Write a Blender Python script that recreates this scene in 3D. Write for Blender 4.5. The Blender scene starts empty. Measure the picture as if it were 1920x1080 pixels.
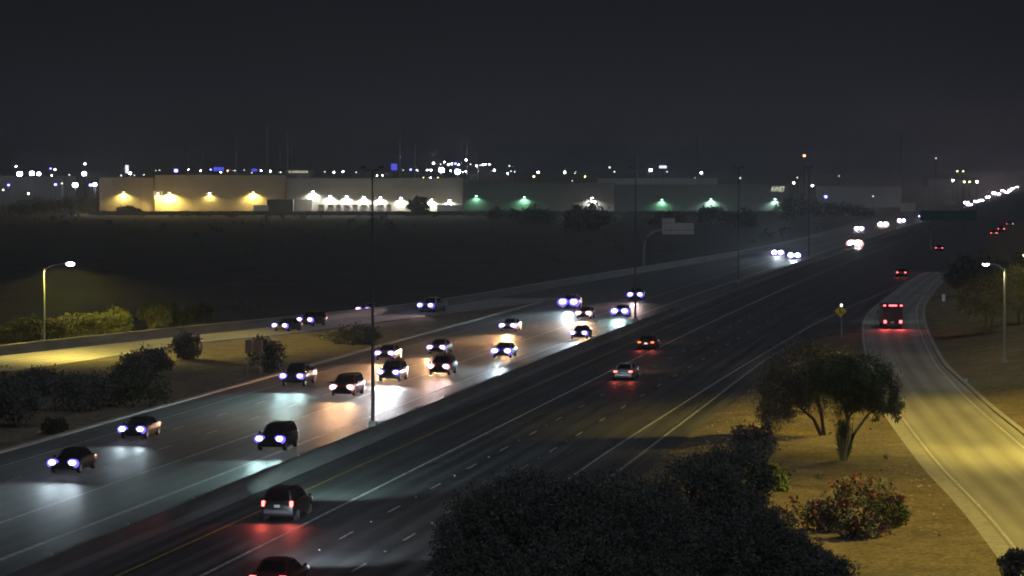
import bpy, math, random
import numpy as np
from mathutils import Vector, Matrix

random.seed(7)
RNG = np.random.default_rng(11)
R = math.radians
PI = math.pi
scene = bpy.context.scene
COL = scene.collection

# ------------------------------------------------------------------ camera
H = 19.3                      # camera on a tall pole
F = 5600.0                    # focal length in pixels of the 1920 px frame
HOR = 312.0                   # row of the horizon
PITCH = math.atan((540 - HOR) / F)
cam_d = bpy.data.cameras.new('camera')
cam = bpy.data.objects.new('camera', cam_d)
COL.objects.link(cam)
cam.location = (0, 0, H)
cam.rotation_euler = (R(90) - PITCH, 0, 0)
cam_d.sensor_width = 36.0
cam_d.lens = 36.0 * F / 1920.0
cam_d.clip_start = 1.0
cam_d.clip_end = 40000.0
scene.camera = cam

# ------------------------------------------------------------------ world: city night sky
world = bpy.data.worlds.new('World')
scene.world = world
world.use_nodes = True
wn = world.node_tree
wn.nodes.clear()
wo = wn.nodes.new('ShaderNodeOutputWorld')
bg = wn.nodes.new('ShaderNodeBackground')
tc = wn.nodes.new('ShaderNodeTexCoord')
sx = wn.nodes.new('ShaderNodeSeparateXYZ')
cr = wn.nodes.new('ShaderNodeValToRGB')
cr.color_ramp.elements[0].position = 0.0
cr.color_ramp.elements[0].color = (0.0190, 0.0195, 0.0260, 1)
cr.color_ramp.elements[1].position = 1.0
cr.color_ramp.elements[1].color = (0.0120, 0.0122, 0.0155, 1)
e = cr.color_ramp.elements.new(0.06)
e.color = (0.0120, 0.0128, 0.0170, 1)
e = cr.color_ramp.elements.new(0.018)
e.color = (0.0160, 0.0166, 0.0225, 1)
wn.links.new(tc.outputs['Generated'], sx.inputs[0])
wn.links.new(sx.outputs['Z'], cr.inputs[0])
wn.links.new(cr.outputs[0], bg.inputs[0])
bg.inputs[1].default_value = 0.68
wn.links.new(bg.outputs[0], wo.inputs[0])

# dim fill sun, added behind the camera to lift the dark areas
sun_d = bpy.data.lights.new('fill_sun', 'SUN')
sun_d.energy = 0.46
sun_d.angle = R(25)
sun_d.color = (0.74, 0.84, 1.0)
sun = bpy.data.objects.new('fill_sun', sun_d)
COL.objects.link(sun)
sun.rotation_euler = (R(44), 0, R(22))

vs = scene.view_settings
vs.view_transform = 'Standard'
vs.look = 'None'
vs.exposure = 0.0
vs.gamma = 1.0
scene.render.film_transparent = False
cy = scene.cycles
cy.use_denoising = True
cy.denoiser = 'OPENIMAGEDENOISE'
cy.sample_clamp_indirect = 3.0
cy.max_bounces = 5
cy.diffuse_bounces = 2
cy.glossy_bounces = 3
cy.transmission_bounces = 2
cy.volume_bounces = 0
cy.caustics_reflective = False
cy.caustics_refractive = False
cy.filter_width = 1.9
scene.render.filter_size = 1.9

# ------------------------------------------------------------------ geometry of the view and of the road
def ray(u, v):
    c, s = math.cos(PITCH), math.sin(PITCH)
    fw = Vector((0, c, -s)); up = Vector((0, s, c))
    return fw * F + Vector((1, 0, 0)) * (u - 960.0) + up * (540.0 - v)

def ground(u, v, z=0.0):
    d = ray(u, v)
    k = (z - H) / d.z
    return Vector((d.x * k, d.y * k, z))

def at_depth(u, v, Y):
    d = ray(u, v)
    k = Y / d.y
    return Vector((d.x * k, Y, H + d.z * k))

THETA = math.atan(950.0 / F)
DIR = Vector((math.sin(THETA), math.cos(THETA), 0))
RGT = Vector((math.cos(THETA), -math.sin(THETA), 0))

def bend(t):
    if t < 250: return 0.0
    k = 0.024 / 400.0
    if t < 650: return 0.5 * k * (t - 250) ** 2
    return 0.5 * k * 400 ** 2 + 0.024 * (t - 650)

def road(t, n, z=0.0):
    p = DIR * t + RGT * (n + bend(t))
    return Vector((p.x, p.y, z))

def tn(p):
    t = p.x * DIR.x + p.y * DIR.y
    return t, p.x * RGT.x + p.y * RGT.y - bend(t)

def heading(t):
    return (road(t + 2, 0) - road(t - 2, 0)).normalized()

# ------------------------------------------------------------------ materials
MATS = {}
def new_mat(name):
    m = bpy.data.materials.new(name)
    m.use_nodes = True
    MATS[name] = m
    return m, m.node_tree, m.node_tree.nodes['Principled BSDF']

def pmat(name, col, rough=0.6, metal=0.0, spec=0.5, var=0.0, vscale=4.0, bump=0.0, bscale=40.0, stretch=None, coord='Object', coat=0.0):
    m, nt, b = new_mat(name)
    b.inputs['Base Color'].default_value = (*col, 1)
    b.inputs['Roughness'].default_value = rough
    b.inputs['Metallic'].default_value = metal
    b.inputs['Specular IOR Level'].default_value = spec
    if coat: b.inputs['Coat Weight'].default_value = coat
    if var or bump:
        t = nt.nodes.new('ShaderNodeTexCoord')
        src = t.outputs[coord]
        if stretch:
            mp = nt.nodes.new('ShaderNodeMapping')
            mp.inputs['Scale'].default_value = stretch
            nt.links.new(src, mp.inputs[0]); src = mp.outputs[0]
        if var:
            n = nt.nodes.new('ShaderNodeTexNoise')
            n.inputs['Scale'].default_value = vscale
            n.inputs['Detail'].default_value = 6
            nt.links.new(src, n.inputs['Vector'])
            r = nt.nodes.new('ShaderNodeMapRange')
            r.inputs[1].default_value = 0.3; r.inputs[2].default_value = 0.7
            r.inputs[3].default_value = 1 - var; r.inputs[4].default_value = 1 + var
            nt.links.new(n.outputs[0], r.inputs[0])
            mx = nt.nodes.new('ShaderNodeVectorMath'); mx.operation = 'SCALE'
            mx.inputs[0].default_value = col
            nt.links.new(r.outputs[0], mx.inputs['Scale'])
            nt.links.new(mx.outputs[0], b.inputs['Base Color'])
        if bump:
            n2 = nt.nodes.new('ShaderNodeTexNoise')
            n2.inputs['Scale'].default_value = bscale
            n2.inputs['Detail'].default_value = 5
            nt.links.new(src, n2.inputs['Vector'])
            bp = nt.nodes.new('ShaderNodeBump')
            bp.inputs['Strength'].default_value = bump
            bp.inputs['Distance'].default_value = 0.05
            nt.links.new(n2.outputs[0], bp.inputs['Height'])
            nt.links.new(bp.outputs[0], b.inputs['Normal'])
    return m

def grain(name, scale, amt):
    """second, finer layer of colour variation (gravel) over a material's base colour"""
    m = MATS[name]; nt = m.node_tree; b = nt.nodes['Principled BSDF']
    src = b.inputs['Base Color'].links[0].from_socket
    t = nt.nodes.new('ShaderNodeTexCoord'); v = nt.nodes.new('ShaderNodeTexVoronoi'); v.inputs['Scale'].default_value = scale
    nt.links.new(t.outputs['Object'], v.inputs['Vector'])
    sp = nt.nodes.new('ShaderNodeSeparateColor'); nt.links.new(v.outputs['Color'], sp.inputs[0])
    r = nt.nodes.new('ShaderNodeMapRange'); r.inputs[3].default_value = 1 - amt; r.inputs[4].default_value = 1 + amt
    nt.links.new(sp.outputs[0], r.inputs[0])
    x = nt.nodes.new('ShaderNodeVectorMath'); x.operation = 'SCALE'
    nt.links.new(src, x.inputs[0]); nt.links.new(r.outputs[0], x.inputs['Scale']); nt.links.new(x.outputs[0], b.inputs['Base Color'])

def emat(name, col, strength, sample=False):
    m, nt, b = new_mat(name)
    b.inputs['Base Color'].default_value = (0.05, 0.05, 0.05, 1)
    b.inputs['Emission Color'].default_value = (*col, 1)
    b.inputs['Emission Strength'].default_value = strength
    m.cycles.emission_sampling = 'AUTO' if sample else 'NONE'
    return m

def road_mat(name, base, wear, rough, lane0, lane_w, spec=0.5):
    """asphalt: streaks along the lanes, darker oil centre and paler wheel tracks across each lane, fine grain"""
    m, nt, b = new_mat(name)
    N = nt.nodes.new; L = nt.links.new
    uv = N('ShaderNodeUVMap'); sep = N('ShaderNodeSeparateXYZ')
    L(uv.outputs[0], sep.inputs[0])
    mp = N('ShaderNodeMapping'); mp.inputs['Scale'].default_value = (2.6, 0.018, 1)
    L(uv.outputs[0], mp.inputs[0])
    st = N('ShaderNodeTexNoise'); st.inputs['Scale'].default_value = 1.0; st.inputs['Detail'].default_value = 7; st.inputs['Roughness'].default_value = 0.6
    L(mp.outputs[0], st.inputs['Vector'])
    mp2 = N('ShaderNodeMapping'); mp2.inputs['Scale'].default_value = (0.5, 0.12, 1)
    L(uv.outputs[0], mp2.inputs[0])
    bl = N('ShaderNodeTexNoise'); bl.inputs['Scale'].default_value = 0.6; bl.inputs['Detail'].default_value = 5
    L(mp2.outputs[0], bl.inputs['Vector'])
    # lane phase
    a = N('ShaderNodeMath'); a.operation = 'SUBTRACT'; a.inputs[1].default_value = lane0
    L(sep.outputs[0], a.inputs[0])
    d = N('ShaderNodeMath'); d.operation = 'MULTIPLY'; d.inputs[1].default_value = 4 * PI / lane_w
    L(a.outputs[0], d.inputs[0])
    c = N('ShaderNodeMath'); c.operation = 'COSINE'
    L(d.outputs[0], c.inputs[0])
    s1 = N('ShaderNodeMath'); s1.operation = 'MULTIPLY_ADD'; s1.inputs[1].default_value = -0.17; s1.inputs[2].default_value = 1.0
    L(c.outputs[0], s1.inputs[0])
    r1 = N('ShaderNodeMapRange'); r1.inputs[1].default_value = .3; r1.inputs[2].default_value = .7; r1.inputs[3].default_value = 1 - wear; r1.inputs[4].default_value = 1 + wear
    L(st.outputs[0], r1.inputs[0])
    r2 = N('ShaderNodeMapRange'); r2.inputs[1].default_value = .3; r2.inputs[2].default_value = .7; r2.inputs[3].default_value = .82; r2.inputs[4].default_value = 1.18
    L(bl.outputs[0], r2.inputs[0])
    m1 = N('ShaderNodeMath'); m1.operation = 'MULTIPLY'; L(s1.outputs[0], m1.inputs[0]); L(r1.outputs[0], m1.inputs[1])
    m2 = N('ShaderNodeMath'); m2.operation = 'MULTIPLY'; L(m1.outputs[0], m2.inputs[0]); L(r2.outputs[0], m2.inputs[1])
    vm = N('ShaderNodeVectorMath'); vm.operation = 'SCALE'; vm.inputs[0].default_value = base
    L(m2.outputs[0], vm.inputs['Scale']); L(vm.outputs[0], b.inputs['Base Color'])
    rr = N('ShaderNodeMapRange'); rr.inputs[1].default_value = .3; rr.inputs[2].default_value = .7; rr.inputs[3].default_value = rough - .08; rr.inputs[4].default_value = rough + .08
    L(st.outputs[0], rr.inputs[0]); L(rr.outputs[0], b.inputs['Roughness'])
    b.inputs['Specular IOR Level'].default_value = spec
    gn = N('ShaderNodeTexNoise'); gn.inputs['Scale'].default_value = 30; gn.inputs['Detail'].default_value = 3
    L(uv.outputs[0], gn.inputs['Vector'])
    bp = N('ShaderNodeBump'); bp.inputs['Strength'].default_value = .25; bp.inputs['Distance'].default_value = .01
    L(gn.outputs[0], bp.inputs['Height']); L(bp.outputs[0], b.inputs['Normal'])
    return m

road_mat('asphalt', (0.085, 0.084, 0.084), 0.55, 0.60, -37.9, 3.35)
road_mat('ramp_concrete', (0.27, 0.26, 0.24), 0.16, 0.75, 0.0, 3.5, 0.3)
pmat('dirt', (0.165, 0.132, 0.088), 0.95, var=0.28, vscale=0.35, bump=0.5, bscale=3.0, spec=0.1)
grain('dirt', 5.0, .45)
pmat('concrete', (0.34, 0.325, 0.30), 0.85, var=0.18, vscale=1.3, bump=0.2, bscale=12, spec=0.25)
pmat('barrier_concrete', (0.175, 0.17, 0.165), 0.85, var=0.22, vscale=0.5, stretch=(1, .3, 3), bump=.15, bscale=10, spec=0.25)
pmat('white_paint', (0.46, 0.46, 0.45), 0.7, var=0.4, vscale=1.3)
pmat('yellow_paint', (0.42, 0.31, 0.06), 0.7, var=0.4, vscale=1.3)
pmat('steel_pole', (0.32, 0.32, 0.31), 0.5, metal=0.4, var=.1, vscale=1.0)
pmat('dark_pole', (0.10, 0.10, 0.10), 0.6, metal=0.2, var=.1, vscale=1.0)
pmat('wood_pole', (0.12, 0.09, 0.07), 0.9, var=.2)
pmat('sign_back', (0.44, 0.39, 0.34), 0.6, metal=0.0, var=.12, vscale=1.0)
pmat('sign_green', (0.012, 0.07, 0.045), 0.5, var=.06)
pmat('sign_brown', (0.30, 0.17, 0.11), 0.5, var=.06)
pmat('sign_yellow', (0.78, 0.52, 0.03), 0.45, var=.06)
pmat('sign_white', (0.75, 0.76, 0.74), 0.5, var=.06)
pmat('sign_black', (0.02, 0.02, 0.02), 0.6)
pmat('bark', (0.10, 0.075, 0.05), 0.9, var=.25, vscale=3, bump=.4, bscale=12)
pmat('palo_bark', (0.16, 0.17, 0.09), 0.8, var=.25, vscale=3, bump=.3, bscale=12)
pmat('foliage_dark', (0.118, 0.120, 0.102), 0.75, var=.3, vscale=.9, spec=.2)
pmat('foliage_olive', (0.060, 0.070, 0.030), 0.75, var=.45, vscale=.9, spec=.2)
pmat('foliage_green', (0.080, 0.110, 0.050), 0.75, var=.5, vscale=.9, spec=.2)
pmat('flower_red', (0.13, 0.04, 0.05), 0.7, var=.4, vscale=2, spec=.2)
pmat('wall_white', (0.34, 0.335, 0.315), 0.85, var=.07, vscale=.25, spec=.2)
pmat('wall_cream', (0.44, 0.40, 0.31), 0.85, var=.07, vscale=.25, spec=.2)
pmat('wall_dark', (0.16, 0.16, 0.155), 0.85, var=.1, vscale=.25, spec=.2)
pmat('roofing', (0.20, 0.20, 0.20), 0.9, var=.15)
pmat('dock_dark', (0.05, 0.05, 0.055), 0.7, var=.15)
pmat('trailer_white', (0.62, 0.62, 0.60), 0.5, var=.08)
# vehicles
PAINTS = {'black': (.012, .012, .014), 'charcoal': (.035, .036, .04), 'silver': (.36, .36, .37), 'white': (.62, .62, .61), 'red': (.22, .025, .02),
          'maroon': (.10, .018, .018), 'blue': (.03, .05, .12), 'grey': (.14, .14, .145), 'tan': (.26, .22, .17)}
for k, c in PAINTS.items():
    pmat('paint_' + k, c, 0.34, metal=0.35 if k in ('silver', 'charcoal', 'grey', 'tan') else 0.0, coat=.25, var=.05, vscale=1.5)
pmat('car_glass', (0.012, 0.014, 0.016), 0.06, spec=.6, var=.1)
pmat('rubber', (0.018, 0.018, 0.018), 0.85, var=.2, vscale=6)
pmat('rim_metal', (0.38, 0.38, 0.39), 0.35, metal=.9, var=.1)
pmat('trim_black', (0.02, 0.02, 0.022), 0.6, var=.1)
pmat('chrome', (0.6, 0.6, 0.62), 0.2, metal=1.0, var=.04)
pmat('plate_white', (0.7, 0.7, 0.72), 0.5, var=.05)
emat('lens_fringe_blue', (0.16, 0.11, 1.0), 2.0)  # blue, violet and pink glare fringes put into the headlight lens glow
emat('lens_fringe_violet', (0.50, 0.26, 1.0), 1.8)
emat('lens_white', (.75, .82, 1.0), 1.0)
emat('lens_fringe_warm', (1.0, 0.42, 0.42), 1.5)
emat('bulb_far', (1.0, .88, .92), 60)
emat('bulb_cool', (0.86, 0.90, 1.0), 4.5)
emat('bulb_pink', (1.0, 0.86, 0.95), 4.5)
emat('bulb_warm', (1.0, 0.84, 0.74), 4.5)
emat('tail_red', (1.0, 0.10, 0.085), 9)
emat('tail_dim', (1.0, 0.06, 0.04), 0.5)
emat('tail_amber', (1.0, 0.17, 0.05), 4)
emat('marker_red', (1.0, 0.10, 0.12), 6)
emat('plate_lit', (1.0, 0.80, 0.95), 1.3)
emat('lamp_white', (1.0, 0.97, 0.92), 60)
emat('lamp_cool', (0.80, 0.84, 1.0), 60)
emat('lamp_blue', (0.22, 0.22, 1.0), 9)
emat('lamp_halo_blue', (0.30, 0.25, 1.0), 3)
emat('lamp_yellow', (1.0, 0.80, 0.30), 14)
emat('lamp_green', (0.45, 1.0, 0.72), 14)
emat('lamp_red', (1.0, 0.30, 0.14), 14)
emat('lamp_dim', (0.9, 0.95, 0.85), 4)
emat('sign_blue_lit', (0.10, 0.11, 1.0), 1.0)
emat('sign_white_lit', (0.80, 0.86, 1.0), 1.6)
emat('letter_lit', (1.0, 1.0, 0.72), 0.85)
emat('window_lit', (1.0, 0.93, 0.62), 0.7)
emat('window_dim', (1.0, 0.93, 0.68), 0.22)

# ------------------------------------------------------------------ mesh helpers
class MB:
    def __init__(s): s.v = []; s.f = []
    def add(s, verts, faces):
        o = len(s.v)
        s.v += [tuple(x) for x in verts]
        s.f += [tuple(i + o for i in f) for f in faces]
    def box(s, c, size, rot=None):
        hx, hy, hz = size[0] / 2, size[1] / 2, size[2] / 2
        vs_ = [Vector((x, y, z)) for x in (-hx, hx) for y in (-hy, hy) for z in (-hz, hz)]
        if rot is not None: vs_ = [rot @ q for q in vs_]
        c = Vector(c)
        s.add([q + c for q in vs_], [(0, 1, 3, 2), (4, 6, 7, 5), (0, 4, 5, 1), (2, 3, 7, 6), (0, 2, 6, 4), (1, 5, 7, 3)])
    def bevbox(s, c, size, b):
        """box with chamfered vertical and horizontal edges"""
        hx, hy, hz = size[0] / 2, size[1] / 2, size[2] / 2
        rings = []
        for z, k in ((-hz, b), (-hz + b, 0), (hz - b, 0), (hz, b)):
            x, y = hx - k, hy - k
            rings.append([(x - b, -y), (x, -y + b), (x, y - b), (x - b, y), (-x + b, y), (-x, y - b), (-x, -y + b), (-x + b, -y)])
            rings[-1] = [(px + c[0], py + c[1], z + c[2]) for px, py in rings[-1]]
        s.loft(rings)
    def loft(s, rings, caps=True, closed=True):
        n = len(rings[0]); vs_ = [p for r in rings for p in r]; fs = []
        for i in range(len(rings) - 1):
            for j in range(n if closed else n - 1):
                k = (j + 1) % n
                fs.append((i * n + j, i * n + k, (i + 1) * n + k, (i + 1) * n + j))
        if caps:
            fs.append(tuple(reversed(range(n))))
            fs.append(tuple((len(rings) - 1) * n + j for j in range(n)))
        s.add(vs_, fs)
    def tube(s, pts, rads, seg=8, caps=True):
        pts = [Vector(p) for p in pts]
        rings = []
        for i, p in enumerate(pts):
            d = (pts[min(i + 1, len(pts) - 1)] - pts[max(i - 1, 0)]).normalized()
            up = Vector((0, 0, 1)) if abs(d.z) < .95 else Vector((1, 0, 0))
            a = d.cross(up).normalized(); b = d.cross(a).normalized()
            r = rads[i] if isinstance(rads, (list, tuple)) else rads
            rings.append([p + a * (r * math.cos(2 * PI * k / seg)) + b * (r * math.sin(2 * PI * k / seg)) for k in range(seg)])
        s.loft(rings, caps)
    def disc_x(s, x0, x1, r, seg=18, cy_=0, cz=0, r1=None):
        rings = []
        for x, rr in ((x0, r), (x1, r if r1 is None else r1)):
            rings.append([(x, cy_ + rr * math.cos(2 * PI * k / seg), cz + rr * math.sin(2 * PI * k / seg)) for k in range(seg)])
        s.loft(rings)
    def ellipsoid(s, c, r, seg=10, rows=6):
        rings = []
        for i in range(1, rows):
            a = PI * i / rows
            rings.append([(c[0] + r[0] * math.sin(a) * math.cos(2 * PI * k / seg), c[1] + r[1] * math.sin(a) * math.sin(2 * PI * k / seg), c[2] - r[2] * math.cos(a)) for k in range(seg)])
        s.loft(rings)
    def pane(s, p00, p10, p11, p01, u0, u1, v0, v1, off=.012, thick=.03):
        """a pane laid on the quad p00-p10-p11-p01 between fractions, a little proud of it"""
        P = [Vector(p) for p in (p00, p10, p11, p01)]
        def bi(u, v): return (P[0] * (1 - u) + P[1] * u) * (1 - v) + (P[3] * (1 - u) + P[2] * u) * v
        nrm = (P[1] - P[0]).cross(P[3] - P[0]).normalized()
        q = [bi(u0, v0), bi(u1, v0), bi(u1, v1), bi(u0, v1)]
        vs_ = [x + nrm * (off - thick) for x in q] + [x + nrm * off for x in q]
        s.add(vs_, [(3, 2, 1, 0), (4, 5, 6, 7), (0, 1, 5, 4), (1, 2, 6, 5), (2, 3, 7, 6), (3, 0, 4, 7)])
    def mesh(s, name, mat, smooth=False):
        me = bpy.data.meshes.new(name)
        me.from_pydata(s.v, [], s.f)
        if mat: me.materials.append(MATS[mat])
        if smooth:
            me.polygons.foreach_set('use_smooth', [True] * len(me.polygons))
            me.set_sharp_from_angle(angle=R(40))
        me.update()
        return me
    def build(s, name, mat, parent=None, smooth=False, loc=None):
        return link(name, s.mesh(name, mat, smooth), parent, loc)

def link(name, me, parent=None, loc=None, mat=None):
    o = bpy.data.objects.new(name, me)
    COL.objects.link(o)
    if parent is not None: o.parent = parent
    if loc is not None: o.location = loc
    if mat:
        o.material_slots[0].link = 'OBJECT'
        o.material_slots[0].material = MATS[mat]
    return o

def tag(o, label=None, cat=None, group=None, kind=None):
    if label: o['label'] = label
    if cat: o['category'] = cat
    if group: o['group'] = group
    if kind: o['kind'] = kind
    return o

def thing(name, label, cat, loc=(0, 0, 0), rz=0.0, group=None):
    o = bpy.data.objects.new(name, None)
    o.empty_display_size = .3
    COL.objects.link(o)  # blue halo of glare modelled as a glowing shell round the luminaire
    o.location = loc
    o.rotation_euler = (0, 0, rz)
    return tag(o, label, cat, group)

def lamp(name, kind, loc, power, col, parent=None, size=.1, rot=None, spot=None, blend=.5, scale=None):
    d = bpy.data.lights.new(name, kind)
    d.energy = power; d.color = col
    d.shadow_soft_size = size
    if kind == 'SPOT':
        d.spot_size = R(spot); d.spot_blend = blend
    o = bpy.data.objects.new(name, d)
    COL.objects.link(o)
    o.location = loc
    if rot is not None: o.rotation_euler = rot
    if scale is not None: o.scale = scale
    if parent is not None: o.parent = parent
    return o

def struct(name, mb, mat, smooth=False, parent=None):
    o = mb.build(name, mat, parent, smooth)
    if parent is None: o['kind'] = 'structure'
    return o

def sheet(name, mat, left, right, z, ncol=6, kind=True, uvn=None):
    """a strip between two lists of points, with uv = metres across, metres along"""
    vs_ = []; uv = []; fs = []
    acc = 0.0
    for i, (a, b) in enumerate(zip(left, right)):
        a = Vector(a); b = Vector(b)
        if i: acc += ((a + b) / 2 - pm).length
        pm = (a + b) / 2
        for j in range(ncol + 1):
            q = a.lerp(b, j / ncol)
            vs_.append((q.x, q.y, z))
            if uvn: uv.append(uvn(q))
            else: uv.append(((b - a).length * j / ncol, acc))
    w = ncol + 1
    for i in range(len(left) - 1):
        for j in range(ncol):
            fs.append((i * w + j, i * w + j + 1, (i + 1) * w + j + 1, (i + 1) * w + j))
    me = bpy.data.meshes.new(name)
    me.from_pydata(vs_, [], fs)
    me.materials.append(MATS[mat])
    ul = me.uv_layers.new(name='UVMap')
    for lp in me.loops: ul.data[lp.index].uv = uv[lp.vertex_index]
    o = link(name, me)
    if kind: o['kind'] = 'structure'
    return o

def interp(pts, x):
    """piecewise linear on sorted (x, y)"""
    if x <= pts[0][0]:
        (x0, y0), (x1, y1) = pts[0], pts[1]
    elif x >= pts[-1][0]:
        (x0, y0), (x1, y1) = pts[-2], pts[-1]
    else:
        for (x0, y0), (x1, y1) in zip(pts, pts[1:]):
            if x0 <= x <= x1: break
    return y0 + (y1 - y0) * (x - x0) / (x1 - x0)

def smooth_poly(pts, it=2):
    for _ in range(it):
        out = [pts[0]]
        for a, b in zip(pts, pts[1:]):
            out.append((a[0] * .75 + b[0] * .25, a[1] * .75 + b[1] * .25))
            out.append((a[0] * .25 + b[0] * .75, a[1] * .25 + b[1] * .75))
        out.append(pts[-1]); pts = out
    return pts

def px_line(px):
    """image rows and columns of a line on the ground -> smooth world X as a function of Y"""
    w = [(ground(u, v).y, ground(u, v).x) for u, v in px]
    w.sort()
    return smooth_poly(w)

# ------------------------------------------------------------------ lines of the place
# on-ramp at the right: left edge line, right edge line, kerb behind it
RAMP_L = px_line([(1737, 510), (1712, 522), (1665, 557), (1634, 580), (1620, 600), (1618, 620), (1620, 645), (1626, 672), (1650, 720), (1685, 775), (1757, 869), (1811, 923), (1859, 973), (1918, 1046), (1990, 1140), (2130, 1320)])
RAMP_R = px_line([(1790, 500), (1762, 519), (1738, 545), (1722, 567), (1718, 585), (1720, 605), (1727, 627), (1740, 657), (1755, 685), (1775, 707), (1802, 737), (1840, 772), (1920, 840), (2060, 960), (2260, 1130)])
RAMP_K = px_line([(1806, 500), (1778, 519), (1753, 545), (1737, 567), (1732, 585), (1735, 605), (1743, 627), (1757, 657), (1774, 685), (1798, 707), (1826, 732), (1866, 768), (1945, 830), (2090, 950), (2290, 1120)])
# exit ramp at the left
EXIT_N = px_line([(-200, 726), (0, 698), (167, 675), (320, 650), (387, 641), (530, 627), (640, 613), (760, 598), (900, 581), (1011, 566)])
EXIT_F = px_line([(-200, 694), (0, 667), (133, 652), (277, 637), (400, 624), (550, 609), (640, 599), (760, 586), (860, 571), (960, 553), (1080, 532), (1200, 512), (1440, 471), (1547, 447)])

def exit_far(Y):
    if Y < EXIT_F[-1][0]: return interp(EXIT_F, Y)
    return None

T_STEPS = [40 + 6 * i for i in range(120)] + [760 + 30 * i for i in range(30)] + [1660 + 120 * i for i in range(22)]

def ys_between(a, b, step):
    n = int((b - a) / step)
    return [a + (b - a) * i / n for i in range(n + 1)]

# ------------------------------------------------------------------ ground: one sheet to the horizon
def gh(X, Y):
    """height of the earth: a bank rising right of the on-ramp, a low swell between the roadways"""
    h = -0.06
    if 100 < Y < 620:
        e = X - interp(RAMP_K, min(Y, 560)) - 1.2
        if e > 0:
            b = min(e * .16, 2.6) * max(0, min(1, (620 - Y) / 200))
            h += b
    return h

def ground_sheet():
    ys = [-400, -50] + [60 + 6 * i for i in range(110)] + [740, 800, 900, 1000, 1200, 1500, 2000, 3000, 5000, 8000, 12000]
    xs = [-6000, -2500, -1000, -500, -300] + [-200 + 10 * i for i in range(20)] + [2.5 * i for i in range(0, 61)] + [170, 200, 260, 400, 800, 2000, 5000]
    vs_ = [(x, y, gh(x, y)) for y in ys for x in xs]
    w = len(xs)
    fs = [(i * w + j, i * w + j + 1, (i + 1) * w + j + 1, (i + 1) * w + j) for i in range(len(ys) - 1) for j in range(w - 1)]
    mb = MB(); mb.add(vs_, fs)
    o = struct('ground', mb, 'dirt', smooth=True)
    return o
ground_sheet()
pmat('field_soil', (0.058, 0.055, 0.048), 0.95, var=0.3, vscale=0.05, bump=0.5, bscale=1.0, spec=0.1)
def field():
    far = [(Y, interp(EXIT_F, Y) - 6) for Y in ys_between(250, EXIT_F[-1][0] - 2, 20)]
    yy = [y for y, x in far] + [1010, 1100, 1190]
    rx = [x for y, x in far] + [road(1030, -73).x, road(1120, -73).x, road(1210, -73).x]
    sheet('field', 'field_soil', [(-900, y, 0) for y in yy], [(x, y, 0) for x, y in zip(rx, yy)], -.03, 12)
field()

# ------------------------------------------------------------------ freeway
RIGHT_EDGE = [(40, -23.2), (300, -23.2), (335, -22.5), (352, -20.0)]
def right_n(t):
    if t < 352: return interp(RIGHT_EDGE, t)
    if t < 560:
        Y = t * math.cos(THETA)
        # follow the on-ramp's left line, a metre inside it
        for _ in range(3):
            X = interp(RAMP_L, Y) + 1.0
            tt, n = tn(Vector((X, Y, 0)))
            Y += (t - tt) * .9
        return n
    return interp([(560, right_n(559.9)), (620, -13.5), (4500, -13.5)], t)

N_BAR = -44.75
N_YEL, N_HOV, N_A, N_B, N_C = -41.8, -37.9, -34.6, -31.2, -27.8
L_YEL, L_HOV, L_A, L_B, L_EDGE, L_PAVE = -49.2, -54.3, -57.7, -61.1, -64.5, -67.4
uvroad = lambda q: (tn(q)[1], tn(q)[0])

right_way = sheet('freeway', 'asphalt', [road(t, N_BAR) for t in T_STEPS], [road(t, right_n(t)) for t in T_STEPS], 0.0, 8, uvn=uvroad)
right_way['label'] = 'outbound freeway carriageway of dark asphalt'
left_way = sheet('freeway', 'asphalt', [road(t, L_PAVE) for t in T_STEPS], [road(t, N_BAR) for t in T_STEPS], 0.0, 8, uvn=uvroad)
left_way['label'] = 'oncoming freeway carriageway of dark asphalt'

def ys_between(a, b, step):
    n = int((b - a) / step)
    return [a + (b - a) * i / n for i in range(n + 1)]

yr = ys_between(118, 545, 4)
on_ramp = sheet('on_ramp', 'ramp_concrete', [(interp(RAMP_L, y) - .25, y, 0) for y in yr], [(interp(RAMP_K, y) - .35, y, 0) for y in yr], 0.004, 5)
ye = ys_between(255, EXIT_N[-1][0] + 12, 4)
def exit_near(y): return interp(EXIT_N, y)
exit_ramp = sheet('exit_ramp', 'ramp_concrete', [(interp(EXIT_F, y), y, 0) for y in ye], [(exit_near(y), y, 0) for y in ye], 0.004, 5)
# pavement carried on beyond the place where the exit ramp leaves the freeway
yx = ys_between(EXIT_N[-1][0] + 10, EXIT_F[-1][0] - 2, 8)
def pave_x(y):
    t = y / math.cos(THETA)
    for _ in range(3):
        p = road(t, L_PAVE + .5); t += (y - p.y)
    return road(t, L_PAVE + .5).x
sheet('exit_lane', 'asphalt', [(interp(EXIT_F, y), y, 0) for y in yx], [(max(pave_x(y), interp(EXIT_F, y) + .5), y, 0) for y in yx], 0.003, 4)

# dirt verge between the freeway shoulder and the on-ramp, level with the kerb top
def verge():
    mb = MB(); vs_ = []; fs = []; yy = ys_between(118, 318, 4)
    fr = (0, .04, .12, .3, .55, .8, .95, 1.0)
    for y in yy:
        t = y / math.cos(THETA)
        for _ in range(3):
            t += y - road(t, -22.9).y
        a = road(t, -22.9).x; b = interp(RAMP_L, y) - 1.34
        for f in fr:
            z = -.02 + .145 * min(1, f / .12) + (.10 * math.sin(PI * f) * math.sin(y * .11) if f > .12 and f < .9 else 0)
            vs_.append((a + (b - a) * f, y, z))
    w = len(fr)
    for i in range(len(yy) - 1):
        for j in range(w - 1): fs.append((i * w + j, i * w + j + 1, (i + 1) * w + j + 1, (i + 1) * w + j))
    mb.add(vs_, fs)
    o = struct('verge', mb, 'dirt', smooth=True)
verge()

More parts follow.
